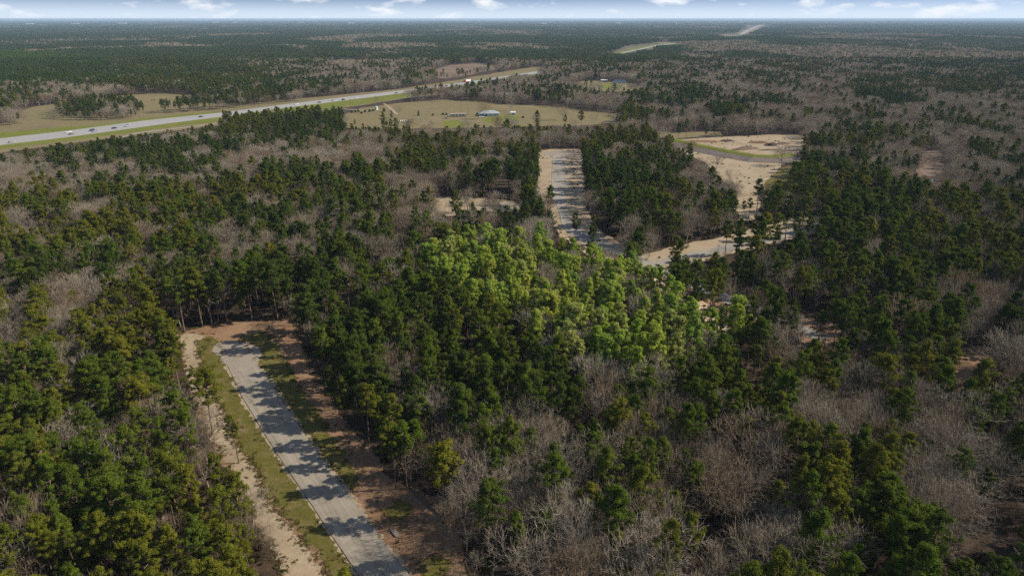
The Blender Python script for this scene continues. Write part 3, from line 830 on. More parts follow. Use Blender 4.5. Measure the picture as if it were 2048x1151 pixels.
def plant(y0, y1, step, gap=0.0):
    X, Y = jitter_grid(y0, y1, step)
    b = bare_share(X, Y)
    b = np.clip(b + (vnoise(X / 26 + 50, Y / 26 + 3) - 0.5) * 0.7 * np.clip(Y / 500, 0.25, 1), 0, 1)
    cl = vnoise(X / 23 + 8, Y / 30 + 31) * 0.55 + vnoise(X / 60 + 1, Y / 90 + 17) * 0.45
    k_ = np.clip((Y - 250) / 250, 0, 1)
    b = np.clip(b - 0.03 * np.clip((Y - 220) / 80, 0, 1) * np.clip((900 - Y) / 300, 0, 1) * (X < 0.05 * Y) + (cl - 0.5) * 1.3 * k_, 0, 1)
    b = b * (1 - k_) + np.clip((b - 0.5) * 1.7 + 0.5, 0.05, 0.94) * k_
    b = np.where(Y < 330, np.minimum(b, 0.80), b)
    isb = rng.random(len(X)) < b
    dens = vnoise(X / 17.0 + 5, Y / 17.0 + 9)
    keep = rng.random(len(X)) > gap * (dens < 0.35)
    Hh = np.where(isb, 10.0 + 6.0 * rng.random(len(X)), 9.5 + 10.5 * rng.random(len(X)) ** 0.7)
    Hh = np.where((Y > 430) & ~isb, Hh * 0.88, Hh)
    keep &= ~(isb & (Y < 330) & (rng.random(len(X)) < 0.10))
    Hh = np.where(isb & (Y < 330), Hh * 1.12, Hh)
    keep &= open_to_view(X, Y, Hh)
    return X[keep], Y[keep], isb[keep], Hh[keep]

Xa, Ya, Ba, Ha = plant(66, 430, 4.9, 0.6)
Xc, Yc, Bc, Hc = plant(66, 430, 5.6, 0.3)
more = (bare_share(Xc, Yc) > 0.4) & (Yc < 300) & (rng.random(len(Xc)) < 0.5)      # slim saplings under the bare trees
Bc = np.ones(len(Xc), bool); Hc = 4.5 + 4.5 * rng.random(len(Xc))
Xa, Ya, Ba, Ha = np.append(Xa, Xc[more]), np.append(Ya, Yc[more]), np.append(Ba, Bc[more]), np.append(Ha, Hc[more])
Xb, Yb, Bb, Hb = plant(430, 1750, 6.2, 0.4)

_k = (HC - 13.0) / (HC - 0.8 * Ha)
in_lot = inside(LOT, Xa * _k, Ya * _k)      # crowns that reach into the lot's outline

# single trees that the photograph shows on their own: base pixel, top pixel row, kind, hue, label
SOLO_PINES = [
    (425, 868, 735, 5, 'olive', 'lone tall pine with a bare lower trunk on the sand track beside the street'),
    (478, 925, 832, 8, 'olive', 'slim yellowish pine at the grass edge of the street, below the lone tall pine'),
    (651, 772, 655, 3, 'mid green', 'pine at the wood edge right of the street, across from its lone tall pine'),
    (738, 892, 772, 1, 'olive', 'upright pine standing forward of the wood edge on the red soil right of the street'),
    (792, 978, 849, 8, 'olive', 'left one of two slim pines standing on the open orange soil right of the street'),
    (814, 976, 846, 8, 'mid green', 'right one of two slim pines standing on the open orange soil right of the street'),
    (888, 1044, 887, 1, 'olive', 'pine beside the dark fallen log on the orange soil'),
    (694, 854, 752, 9, 'mid green', 'small-crowned pine between the red soil bank and the wood right of the street'),
    (369, 662, 540, 3, 'mid green', 'tall bare-stemmed pine at the corner where the sand track meets the turnaround'),
    (405, 653, 535, 1, 'olive', 'second tall bare-stemmed pine along the back of the turnaround'),
    (424, 650, 548, 8, 'mid green', 'third tall bare-stemmed pine along the back of the turnaround'),
    (455, 646, 520, 7, 'dark green', 'fourth tall bare-stemmed pine along the back of the turnaround'),
    (505, 641, 530, 3, 'mid green', 'fifth tall bare-stemmed pine along the back of the turnaround'),
    (556, 640, 520, 5, 'dark green', 'last pine in the row along the back of the turnaround, near the wood corner'),
    (1506, 547, 432, 1, 'dark green', 'tall sparse pine below the side road, first of the open group by the clearing'),
    (1522, 536, 425, 8, 'olive', 'tall sparse pine below the side road, second of the open group by the clearing'),
    (1545, 530, 430, 3, 'mid green', 'tall sparse pine below the side road, third of the open group by the clearing'),
    (1449, 522, 440, 8, 'mid green', 'thin pine standing between the side road and the lot frontage'),
    (1570, 481, 392, 3, 'dark green', 'slender pine rising from the upper edge of the side road'),
    (1600, 475, 385, 1, 'mid green', 'slender pine at the end of the visible side road by the dark wood'),
    (1512, 430, 358, 8, 'dark green', 'taller one of the spindly pines at the mouth of the sandy clearing'),
    (1496, 442, 396, 8, 'olive', 'shorter brownish one of the spindly pines at the mouth of the sandy clearing'),
    (1484, 440, 402, 8, 'olive', 'shortest of the spindly pines at the mouth of the sandy clearing'),
    (1186, 474, 432, 6, 'olive', 'small young pine alone on the right bank of the far road'),
    (1100, 428, 372, 4, 'mid green', 'pine at the left edge of the far road just above the bright lot'),
    (1260, 530, 468, 3, 'dark green', 'dark pine standing out from the bright lot beside the road bend'),
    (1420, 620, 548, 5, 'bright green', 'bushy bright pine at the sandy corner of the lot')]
SOLO_BARE = [
    (507, 1049, 975, 2, 'pale grey', 'crooked whitish bare tree on the sand track near the bottom of the street'),
    (905, 1092, 985, 1, 'tan brown', 'thin bare sapling at the edge of the orange soil by the grass patch'),
    (1298, 515, 462, 0, 'pale grey', 'lone bare tree by the road junction behind the bright lot'),
    (560, 1118, 1045, 5, 'ash grey', 'thin bare sapling on the sand at the foot of the left wood'),
    (968, 238, 200, 6, 'tan brown', 'bare tree touching the back of the pale roofed ranch house'),
    (1022, 222, 189, 6, 'ash grey', 'wide bare oak behind the small white shed'),
    (798, 230, 208, 6, 'ash grey', 'wide bare tree beside the farm lane'),
    (883, 203, 184, 0, 'ash grey', 'bare tree alone on the upper edge of the large dry pasture'),
    (1125, 240, 205, 6, 'tan brown', 'tall bare tree in front of the right end of the dry pasture'),
    (752, 212, 190, 5, 'tan brown', 'narrow dark bare tree at the top of the farm lane')]
def pixel_height(bx, by, ty):
    p = at(bx, by)
    lo, hi = 0.5, 40.0
    for _ in range(40):
        m_ = (lo + hi) / 2
        if to_px(p[0], p[1], m_)[1] > ty: lo = m_
        else: hi = m_
    return p, m_

pine_parts = [(mesh_np('trunk', t[0], t[1], [M['pine_bark']]), mesh_np('crown', c[0], c[1], [M['olive']]), h) for t, c, h in PINES]
bare_parts = [(mesh_np('trunk', t[0], t[1], [M['grey_bark']]), mesh_np('crown', c[0], c[1], [M['ash grey']]), h) for t, c, h in BARES]
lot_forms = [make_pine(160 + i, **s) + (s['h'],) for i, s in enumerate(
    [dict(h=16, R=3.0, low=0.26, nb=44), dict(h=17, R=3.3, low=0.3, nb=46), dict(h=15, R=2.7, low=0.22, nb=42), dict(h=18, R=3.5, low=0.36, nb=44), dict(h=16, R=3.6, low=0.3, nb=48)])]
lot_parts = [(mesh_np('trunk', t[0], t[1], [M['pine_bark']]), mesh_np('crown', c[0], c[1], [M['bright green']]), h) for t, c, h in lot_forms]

def single_tree(name, parts, form, x, y, h, hue, rz, lean=(0, 0), fat=1.0):
    tr, cr, h0 = parts[form]
    e = empty(name, (float(x), float(y), 0.0), float(rz))
    e.rotation_euler = (float(lean[0]), float(lean[1]), float(rz))
    s = float(h / h0)
    e.scale = (s * fat, s * fat, s)
    link('trunk', tr, e)
    c = link('crown', cr, e)
    c.material_slots[0].link = 'OBJECT'
    c.material_slots[0].material = M[hue]
    return e

solo_xy = []
for bx, by, ty, form, hue, lab in SOLO_PINES:
    p, h = pixel_height(bx, by, ty)
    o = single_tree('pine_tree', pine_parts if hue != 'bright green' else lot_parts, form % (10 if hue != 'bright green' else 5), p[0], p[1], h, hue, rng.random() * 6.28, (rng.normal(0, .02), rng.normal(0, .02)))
    tag(o, lab, 'pine tree', 'single pines along the roads')
    solo_xy.append((p[0], p[1]))
for bx, by, ty, form, hue, lab in SOLO_BARE:
    p, h = pixel_height(bx, by, ty)
    o = single_tree('bare_tree', bare_parts, form, p[0], p[1], h, hue, rng.random() * 6.28)
    tag(o, lab, 'bare tree', 'single bare trees in the open')
    solo_xy.append((p[0], p[1]))
S = np.array(solo_xy)
far_from_solo = np.ones(len(Xa), bool)
for sx, sy in S:
    far_from_solo &= (Xa - sx) ** 2 + (Ya - sy) ** 2 > 2.6 ** 2
Xa, Ya, Ba, Ha, in_lot = Xa[far_from_solo], Ya[far_from_solo], Ba[far_from_solo], Ha[far_from_solo], in_lot[far_from_solo]

# in view and how large
pxa, pya = to_px(Xa, Ya, Ha * 0.75)
seen = (pxa > -10) & (pxa < 2058) & (pya > 0) & (pya < 1160)
dist = np.hypot(np.hypot(Xa, Ya), HC)
rank = np.where(seen, Ha / dist, 0)
turn = rng.random(len(Xa)) * 6.28
form_p = rng.integers(0, len(PINES), len(Xa)); form_b = rng.integers(0, len(BARES), len(Xa)); form_l = rng.integers(0, 5, len(Xa))
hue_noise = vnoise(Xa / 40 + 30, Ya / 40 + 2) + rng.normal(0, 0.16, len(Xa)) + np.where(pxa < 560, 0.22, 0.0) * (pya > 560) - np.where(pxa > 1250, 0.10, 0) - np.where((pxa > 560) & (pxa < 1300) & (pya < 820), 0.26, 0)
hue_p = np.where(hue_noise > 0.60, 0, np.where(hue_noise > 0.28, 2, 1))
hue_b = rng.choice(3, len(Xa), p=(0.52, 0.26, 0.22)); hue_b = np.where(pya < 520, np.where(hue_b == 2, 0, hue_b), hue_b)

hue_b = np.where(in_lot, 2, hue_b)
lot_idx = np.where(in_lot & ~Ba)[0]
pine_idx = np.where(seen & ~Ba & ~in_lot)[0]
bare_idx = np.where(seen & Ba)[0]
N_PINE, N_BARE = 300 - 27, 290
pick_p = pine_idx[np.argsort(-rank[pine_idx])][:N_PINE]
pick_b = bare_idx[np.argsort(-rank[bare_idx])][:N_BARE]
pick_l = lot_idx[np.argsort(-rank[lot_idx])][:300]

# names of the places in the picture, used in the labels: pixel box (canopy) and wording
PLACES = [
    ((-20, 560, 200, 700), 'upper left woods along the picture edge'), ((200, 560, 400, 700), 'upper left woods next to the turnaround'),
    ((-20, 700, 150, 830), 'middle left woods along the picture edge'), ((150, 700, 300, 830), 'middle of the woods left of the sand track'), ((300, 700, 480, 830), 'wood edge beside the upper sand track'),
    ((-20, 830, 150, 950), 'lower left woods along the picture edge'), ((150, 830, 300, 950), 'lower middle of the left woods'), ((300, 830, 520, 950), 'wood edge beside the middle sand track'),
    ((-20, 950, 130, 1060), 'woods just above the bottom left corner'), ((130, 950, 270, 1060), 'left woods just above the bottom edge'), ((270, 950, 400, 1060), 'left woods between bottom edge and sand track'), ((400, 950, 600, 1060), 'wood edge beside the lower sand track'),
    ((-20, 1060, 180, 1170), 'row at the bottom left corner'), ((180, 1060, 370, 1170), 'bottom edge left of the sand track'), ((370, 1060, 620, 1170), 'row at the bottom edge touching the sand track'),
    ((560, 560, 760, 720), 'dark wood edge right of the turnaround'), ((600, 720, 760, 900), 'wood edge above the street\'s right verge'), ((760, 560, 960, 760), 'dark pinewood between street and bright lot'), ((760, 760, 900, 900), 'wood above the open orange soil'),
    ((900, 760, 1050, 860), 'wood below the bright lot, nearer the street'), ((960, 560, 1130, 760), 'pinewood along the lot\'s lower left side'), ((1050, 760, 1200, 860), 'wood straight below the lot\'s lowest corner'), ((1200, 740, 1400, 860), 'wood below the lot\'s sandy corner'),
    ((820, 860, 960, 960), 'bare wood edge above the fallen log'), ((960, 860, 1080, 960), 'bare wood right of the fallen log'), ((1080, 860, 1200, 960), 'middle of the bare wood'), ((1200, 860, 1330, 960), 'bare wood around the tall double pine'), ((1330, 860, 1460, 960), 'bare wood right of the tall double pine'),
    ((820, 960, 960, 1060), 'bare wood beside the orange soil'), ((960, 960, 1080, 1060), 'lower bare wood near the orange soil'), ((1080, 960, 1200, 1060), 'lower middle of the bare wood'), ((1200, 960, 1330, 1060), 'lower bare wood below the double pine'), ((1330, 960, 1460, 1060), 'lower bare wood toward the right pine clump'),
    ((820, 1060, 960, 1170), 'bottom edge beside the grass patch'), ((960, 1060, 1080, 1170), 'bottom edge of the bare wood near the soil'), ((1080, 1060, 1200, 1170), 'bottom edge of the bare wood, middle'), ((1200, 1060, 1330, 1170), 'bottom edge of the bare wood, right half'), ((1330, 1060, 1460, 1170), 'bottom edge where bare wood meets pines'),
    ((1400, 740, 1560, 860), 'wood below the lot\'s right corner'), ((1560, 740, 1720, 860), 'grey thicket above the right pine clump'), ((1720, 740, 1880, 860), 'thicket below the small right clearings'), ((1880, 740, 2070, 860), 'right picture edge below the small clearing'),
    ((1460, 860, 1600, 960), 'left side of the bottom right pine clump'), ((1600, 860, 1740, 960), 'top of the bottom right pine clump'), ((1740, 860, 1880, 960), 'right side of the bottom right pine clump'), ((1880, 860, 2070, 960), 'right picture edge above the shaded soil'),
    ((1460, 960, 1600, 1060), 'lower left of the bottom right pine clump'), ((1600, 960, 1740, 1060), 'heart of the bottom right pine clump'), ((1740, 960, 1880, 1060), 'lower right of the bottom right pine clump'), ((1880, 960, 2070, 1060), 'right picture edge beside the shaded soil'),
    ((1460, 1060, 1600, 1170), 'bottom edge left of the right pine clump'), ((1600, 1060, 1740, 1170), 'bottom edge under the right pine clump'), ((1740, 1060, 1880, 1170), 'bottom edge right of the pine clump'), ((1880, 1060, 2070, 1170), 'bottom right corner')]
def place_of(px, py):
    for (x0, y0, x1, y1), w in PLACES:
        if x0 <= px < x1 and y0 <= py < y1:
            return w
    col = ['far left', 'left', 'middle left', 'centre', 'middle right', 'right', 'far right'][int(min(6, max(0, px // 293)))]
    row = int(max(0, py) // 60)
    return '%s woods, %s band from top' % (col, ORD[row])
ORD = ['first', 'second', 'third', 'fourth', 'fifth', 'sixth', 'seventh', 'eighth', 'ninth', 'tenth', 'eleventh', 'twelfth', 'thirteenth', 'fourteenth', 'fifteenth', 'sixteenth', 'seventeenth', 'eighteenth', 'nineteenth', 'twentieth'] + ['%d-th' % q for q in range(21, 60)]

def plant_singles(idx, name, parts, forms, hues, catg, noun, place_fn, group_fn):
    bins = {}
    for i in idx:
        key = (hues(i), place_fn(pxa[i], pya[i]))
        bins.setdefault(key, []).append(i)
    for (hue, place), members in bins.items():
        members.sort(key=lambda i: pxa[i])
        for n, i in enumerate(members):
            o = single_tree(name, parts, int(forms[i]), Xa[i], Ya[i], Ha[i], hue, turn[i], (rng.normal(0, .03), rng.normal(0, .03)), (0.74 + 0.26 * rng.random()) if name != 'bare_tree' else (0.9 + 0.25 * rng.random()))
            if len(members) == 1:
                lab = 'only %s %s in the %s' % (hue, noun, place)
            else:
                lab = '%s %s %s from left, %s' % (ORD[n], hue, noun, place)
            tag(o, lab, catg, group_fn(place))
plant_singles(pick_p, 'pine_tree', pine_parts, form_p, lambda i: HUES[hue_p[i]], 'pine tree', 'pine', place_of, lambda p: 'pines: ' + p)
plant_singles(pick_b, 'bare_tree', bare_parts, form_b, lambda i: TW[hue_b[i]], 'bare tree', 'bare tree', place_of, lambda p: 'bare trees: ' + p)
def lot_place(px, py):
    rows = ['back', 'second', 'third', 'fourth', 'fifth', 'front']
    cols = ['leftmost', 'left', 'centre', 'right', 'rightmost']
    r_ = rows[int(np.clip((py - 455) // 48, 0, 5))]
    c_ = cols[int(np.clip((px - 830) // 130, 0, 4))]
    return '%s part of the bright lot, %s row' % (c_, r_)
plant_singles(pick_l, 'brightened_pine', lot_parts, form_l, lambda i: 'bright green', 'young pine', 'pine', lot_place, lambda p: 'bright pines on the lot')  # pines whose crown colour carries the lot's painted brightness

taken = np.zeros(len(Xa), bool)
taken[pick_p] = taken[pick_b] = taken[pick_l] = True
def rest(mask, X, Y, H, forms, heights, hues, nh=3):
    i = np.where(mask)[0]
    f = forms[i]
    s = H[i] / np.array(heights)[f]
    w = (0.74 + 0.28 * rng.random(len(i))) if nh == 4 else (0.9 + 0.25 * rng.random(len(i)))
    xyz = np.stack([X[i], Y[i], np.zeros(len(i))], 1)
    tr = np.stack([rng.normal(0, .025, len(i)), rng.normal(0, .025, len(i)), rng.random(len(i)) * 6.28], 1)
    return xyz, f * nh + hues[i], tr, np.stack([s * w, s * w, s], 1)
ph, bh = [p[2] for p in PINES], [b[2] for b in BARES]
fpb, fbb = rng.integers(0, len(PINES), len(Xb)), rng.integers(0, len(BARES), len(Xb))
hn = vnoise(Xb / 90 + 3, Yb / 90) + rng.normal(0, 0.2, len(Xb))
hpb = np.where(hn > 0.62, 0, np.where(hn > 0.30, 2, 1)); hbb = rng.integers(0, 3, len(Xb))
pl0 = ats([(-80, 172), (-80, 105), (60, 104), (200, 118), (262, 140), (240, 158), (120, 166)], 12.0)
hpb = np.where(inside(pl0, Xb, Yb), 3, hpb)
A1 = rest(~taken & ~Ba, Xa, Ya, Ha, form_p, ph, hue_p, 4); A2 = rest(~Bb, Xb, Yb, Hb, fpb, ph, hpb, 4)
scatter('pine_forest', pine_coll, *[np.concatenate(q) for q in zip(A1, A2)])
A1 = rest(~taken & Ba, Xa, Ya, Ha, form_b, bh, hue_b); A2 = rest(Bb, Xb, Yb, Hb, fbb, bh, hbb)
scatter('bare_forest', bare_coll, *[np.concatenate(q) for q in zip(A1, A2)])

# brush and saplings between the trunks
Xs, Ys = jitter_grid(80, 420, 2.7)
ok = np.ones(len(Xs), bool)
for P, kp in CLEAR:
    ok &= ~inside(P, Xs, Ys)
ok &= vnoise(Xs / 9, Ys / 9) > 0.3
Xs, Ys = Xs[ok], Ys[ok]
n = len(Xs)
sz = 0.35 + 1.15 * rng.random(n) ** 3
scatter('undergrowth', brush_coll, np.stack([Xs, Ys, np.zeros(n)], 1), rng.integers(0, 6, n), np.stack([np.zeros(n), np.zeros(n), rng.random(n) * 6.28], 1), np.stack([sz, sz, sz * (0.8 + 0.6 * rng.random(n))], 1))

# weeds and small brush on the graded ground farther off
Xw, Yw = jitter_grid(290, 640, 4.0)
okw = np.zeros(len(Xw), bool)
for P, kp in CLEAR:
    if 280 < P[:, 1].mean() < 600:
        okw |= inside(P, Xw, Yw)
okw &= rng.random(len(Xw)) < 0.25 * (vnoise(Xw / 8 + 1, Yw / 14 + 6) > 0.5)
for P, kp in CLEAR_ROADS:
    okw &= ~inside(P, Xw, Yw)
Xw, Yw = Xw[okw], Yw[okw]
n = len(Xw)
sw = 0.22 + 0.5 * rng.random(n) ** 2
scatter('weeds', brush_coll, np.stack([Xw, Yw, np.zeros(n)], 1), rng.integers(0, 6, n), np.stack([np.zeros(n), np.zeros(n), rng.random(n) * 6.28], 1), np.stack([sw * 1.3, sw * 1.3, sw], 1))

# weeds and tussocks on the cleared ground by the street
tuft_coll = bpy.data.collections.new('tussock_forms')
M['tussock'] = leaf_mat('tussock_blades', [(0.19, 0.145, 0.07), (0.10, 0.10, 0.022), (0.075, 0.082, 0.016), (0.13, 0.115, 0.035), (0.15, 0.10, 0.06)])
for k in range(4):
    r = np.random.default_rng(760 + k)
    C = np.stack([r.normal(0, 0.28, 4), r.normal(0, 0.28, 4), 0.04 + 0.08 * r.random(4)], 1)
    proto('tussock_form_%03d' % k, [(clump_tris(C, 0.16 + 0.12 * r.random(4), 10, 0.13, r, 0.6), M['tussock'])], tuft_coll)
near_ground = CLEAR[0][0]
Xt, Yt = jitter_grid(96, 290, 1.15)
street = np.array(list(ats(NL)) + list(ats(NR)[::-1]))
okt = inside(near_ground, Xt, Yt) & ~inside(street, Xt, Yt) & ~inside(CLEAR[6][0], Xt, Yt) & (rng.random(len(Xt)) < -0.1 + 0.7 * (vnoise(Xt / 5 + 3, Yt / 5) - 0.3))
Xt, Yt = Xt[okt], Yt[okt]
n = len(Xt)
ex, ey = [], []
for P, kp in (CLEAR[0], CLEAR[1], CLEAR[2], CLEAR[3], CLEAR[4], CLEAR[5]):
    a, b = P, np.roll(P, -1, 0)
    for p0, p1 in zip(a, b):
        k = max(1, int(np.hypot(*(p1 - p0)) / 0.35))
        u = rng.random((k, 1))
        q = p0 + (p1 - p0) * u + rng.normal(0, 0.65, (k, 2))
        ex.append(q[:, 0]); ey.append(q[:, 1])
ex, ey = np.concatenate(ex), np.concatenate(ey)
oke = (ey > 95) & ~inside(street, ex, ey) & (vnoise(ex / 3 + 7, ey / 3) > 0.32)
Xt, Yt = np.append(Xt, ex[oke]), np.append(Yt, ey[oke])
n = len(Xt)
szt = 0.45 + 1.1 * rng.random(n) ** 2
scatter('tussock_grass', tuft_coll, np.stack([Xt, Yt, np.full(n, 0.03)], 1), rng.integers(0, 4, n), np.stack([np.zeros(n), np.zeros(n), rng.random(n) * 6.28], 1), np.stack([szt, szt, szt], 1))

# far woods: tracts of many small crowns
tract_coll = bpy.data.collections.new('tract_forms')
TR = 72.0
def tract(k, share, fill, plantation=False):
    r = np.random.default_rng(900 + k)
    n = int(190 * fill)
    x, y = (r.random(n) - 0.5) * TR, (r.random(n) - 0.5) * TR
    b = r.random(n) < share
    h = np.where(b, 8 + 6 * r.random(n), 11 + 9 * r.random(n))
    out = []
    for msk, m, per, wid, flat, size in ((~b, M['plantation' if plantation else 'far_pine'], 40, 3.0, 1.35, 1.25), (b, M['far_bare'], 40, 3.9, 0.9, 0.9)):
        if msk.any():
            c = np.stack([x[msk], y[msk], h[msk] * 0.66], 1)
            out.append((clump_tris(c, wid * (0.75 + 0.5 * r.random(msk.sum())), per, size, r, flat, 0.35, 0.35), m))
    proto('tract_form_%03d' % k, out, tract_coll)
kinds = [(0.03, 1, False), (0.06, 1, False), (0.35, .95, False), (0.5, .95, False), (0.75, .95, False), (0.95, .9, False), (0.0, 1, True), (0.5, .3, False)]
for k, (s_, f_, pl_) in enumerate(kinds):
    tract(k, s_, f_, pl_)
XT, YT, ST = [], [], []
for y0, y1, st, s_ in ((1735, 8000, 66.0, 1.0), (8000, 34000, 200.0, 3.1)):
    a, b = jitter_grid(y0, y1, st, 0.80, 150)
    XT.append(a); YT.append(b); ST.append(np.full(len(a), s_))
XT, YT, ST = np.concatenate(XT), np.concatenate(YT), np.concatenate(ST)
ok = np.ones(len(XT), bool)
for P, kp in CLEAR:
    s = HC / (HC - 12.0)
    for f_ in (1.0, s, 1 + (s - 1) * 0.5):
        for ox, oy in ((0, 0), (-.42, -.42), (.42, -.42), (-.42, .42), (.42, .42), (0, .45), (0, -.45), (.45, 0), (-.45, 0)):
            ok &= ~inside(P, (XT + ox * TR * ST) * f_, (YT + oy * TR * ST) * f_)
big = vnoise(XT / 420 + 11, YT / 900 + 4) * 0.6 + vnoise(XT / 120 + 2, YT / 220 + 7) * 0.4
openland = (vnoise(XT / 500 + 40, YT / 1300 + 21) > 0.66) & (YT > 2400)
thin = vnoise(XT / 1500, YT / 2600 + 13) > 0.60
sh = bare_share(XT, YT)
sh = np.where(YT > 2600, np.clip(0.52 + (big - 0.5) * 6.0, 0, 1), np.clip(sh + (big - 0.45) * 4.0, 0, 1))
form = np.select([sh < 0.2, sh < 0.36, sh < 0.5, sh < 0.66, sh < 0.82], [0, 1, 2, 3, 4], 5)
pl0 = ats([(-80, 172), (-80, 105), (60, 104), (200, 118), (262, 140), (240, 158), (120, 166)], 12.0)
form = np.where(inside(pl0, XT, YT), 6, form)
form = np.where(openland & (rng.random(len(XT)) < 0.85), 7, form)
ok &= ~(openland & (rng.random(len(XT)) < 0.35))
XT, YT, ST, form = XT[ok], YT[ok], ST[ok], form[ok]
n = len(XT)
scatter('distant_forest', tract_coll, np.stack([XT, YT, np.zeros(n)], 1), form, np.stack([np.zeros(n), np.zeros(n), rng.integers(0, 4, n) * math.pi / 2], 1),
        np.stack([ST, ST, np.where(ST > 2, 1.25, 1.0) * (0.85 + 0.3 * rng.random(n))], 1))
# ------------------------------------------------------------------ vehicles on the highway
HWY = math.atan2(Hd[1], Hd[0])
def profile_mesh(mb, prof, w):
    n = len(prof)
    vs = [(x, -w / 2, z) for x, z in prof] + [(x, w / 2, z) for x, z in prof]
    fs = [tuple(range(n)), tuple(range(2 * n - 1, n - 1, -1))] + [(i, n + i, n + (i + 1) % n, (i + 1) % n) for i in range(n)]
    return mb.add(vs, fs)
def wheels(parent, xs, w, r=0.36, z=0.0):
    for x in xs:
        for s in (-1, 1):
            MB().tube((x, s * (w / 2 - 0.22), r + z), (x, s * (w / 2 + 0.02), r + z), r, r, 12).build('wheel', M['rubber'], parent)
SHAPES = {
    'sedan': (4.7, 1.82, [(-2.35, .35), (2.35, .35), (2.35, .72), (2.15, .86), (1.0, .98), (-1.6, 1.0), (-2.3, .95)], [(1.0, .97), (0.35, 1.42), (-0.9, 1.45), (-1.6, .99)]),
    'pickup': (5.8, 2.0, [(-2.9, .5), (2.9, .5), (2.9, 1.0), (2.7, 1.15), (1.4, 1.22), (-2.9, 1.2)], [(1.4, 1.21), (0.75, 1.86), (-0.75, 1.88), (-0.95, 1.2)]),
    'suv': (4.9, 1.95, [(-2.45, .42), (2.45, .42), (2.45, .9), (2.25, 1.05), (1.1, 1.12), (-2.4, 1.12)], [(1.1, 1.11), (0.5, 1.72), (-2.1, 1.74), (-2.38, 1.11)])}
def car(px, py, shape, paint, label, rz=None, group='vehicles on the highway', z=0.165):
    L, w, body, cab = SHAPES[shape]
    p = at(px, py)
    e = empty({'sedan': 'car', 'suv': 'car', 'pickup': 'pickup_truck'}[shape], (p[0], p[1], z), HWY if rz is None else rz)
    profile_mesh(MB(), body, w).build('body', M['paint ' + paint], e)
    b = profile_mesh(MB(), cab, w * 0.86).build('cabin', M['glass'], e)
    mx = [c for c in cab if c[1] > 1.3]
    MB().box(min(c[0] for c in mx) - 0.02, max(c[0] for c in mx) + 0.02, -w * 0.42, w * 0.42, mx[0][1] + 0.004, mx[0][1] + 0.07).build('roof', M['paint ' + paint], b)
    for s in (-1, 1):
        MB().box(L / 2 - 0.05, L / 2 + 0.02, s * w * 0.3 - 0.16, s * w * 0.3 + 0.16, 0.62, 0.78).build('headlight', M['white_metal'], e)
    wheels(e, (-L * 0.3, L * 0.31), w)
    tag(e, label, 'pickup' if shape == 'pickup' else 'car', group)
    return e
back = HWY + math.pi
car(24, 286, 'suv', 'silver', 'silver car on the highway at the left edge of the picture')
car(137, 266, 'pickup', 'white', 'white pickup on the highway, first from left ahead of the empty stretch')
car(143, 269.5, 'sedan', 'grey', 'grey car driving beside the white pickup on the highway')
car(184, 262, 'suv', 'dark blue', 'dark blue car on the highway right of the white pickup', back)
car(190, 264, 'suv', 'silver', 'silver car close beside the dark blue car on the highway', back)
car(229, 257.5, 'sedan', 'black', 'black car on the highway between two pairs of cars')
car(256, 253, 'pickup', 'silver', 'silver pickup on the highway before the tree covered stretch', back)
car(402, 234.5, 'sedan', 'black', 'black car alone on the highway left of the tall pine clump')
car(593, 210, 'pickup', 'white', 'white pickup on the highway just above the tall pine clump', back)
car(639, 205.5, 'sedan', 'dark blue', 'dark blue car on the highway past the tall pine clump')
car(667, 202.5, 'suv', 'silver', 'silver car on the highway near the bright green verge')
car(687, 200.5, 'suv', 'black', 'black car on the highway following the silver one near the green verge')
car(713, 196.5, 'sedan', 'white', 'white car on the far lanes of the highway above the grain bin', back)
car(793, 187, 'pickup', 'grey', 'grey pickup on the highway above the farm lane')
car(879, 174.5, 'sedan', 'red', 'red car on the highway above the large dry pasture', back)
car(893, 172.8, 'suv', 'black', 'black car next to the red car on the distant highway')
car(962, 160, 'pickup', 'silver', 'silver pickup on the highway beyond the red truck', back)
def semi(px, py, rz, label):
    p = at(px, py)
    e = empty('semi_truck', (p[0], p[1], 0.165), rz)
    cab = profile_mesh(MB(), [(4.2, .6), (8.6, .6), (8.6, 1.9), (7.2, 2.1), (6.7, 3.1), (6.2, 3.8), (4.2, 3.9)], 2.5).build('cab', M['paint red'], e)
    MB().add([(7.21, -1.1, 2.12), (7.21, 1.1, 2.12), (6.74, 1.1, 3.08), (6.74, -1.1, 3.08)], [(0, 1, 2, 3)]).build('windscreen', M['glass'], cab)
    MB().box(-9.5, 4.0, -1.28, 1.28, 1.15, 4.0).build('trailer', M['white_metal'], e)
    wheels(e, (-8.6, -7.3, 4.7, 5.9, 7.9), 2.5, 0.5)
    tag(e, label, 'truck')
semi(934, 164.5, back, 'red truck with a white trailer on the distant highway')

# ------------------------------------------------------------------ farm buildings and yard
def hip_house(px, py, L, W, Hw, Hr, rz, wallm, roofm, name, label):
    p = at(px, py)
    e = empty(name, (p[0], p[1], 0.0), rz)
    MB().box(-L / 2, L / 2, -W / 2, W / 2, 0, Hw).build('wall', M[wallm], e)
    o_ = 0.7
    a, b, z = L / 2 + o_, W / 2 + o_, Hw + 0.003
    rl = max(0.6, L / 2 - W / 2)
    roof = MB().add([(-a, -b, z), (a, -b, z), (a, b, z), (-a, b, z), (-rl, 0, z + Hr), (rl, 0, z + Hr)], [(0, 1, 5, 4), (1, 2, 5), (2, 3, 4, 5), (3, 0, 4), (3, 2, 1, 0)]).build('roof', M[roofm], e)
    tag(e, label, 'house')
    return e, roof
house, hroof = hip_house(978, 231, 21.5, 12, 2.9, 2.8, 0.10, 'white_metal', 'roof_metal', 'ranch_house', 'long low ranch house with a pale hipped roof beside its green lawn')
MB().box(-10.4, -2.0, -6.06, -6.0, 0.1, 2.75).build('porch_wall', M['blue_wall'], house)
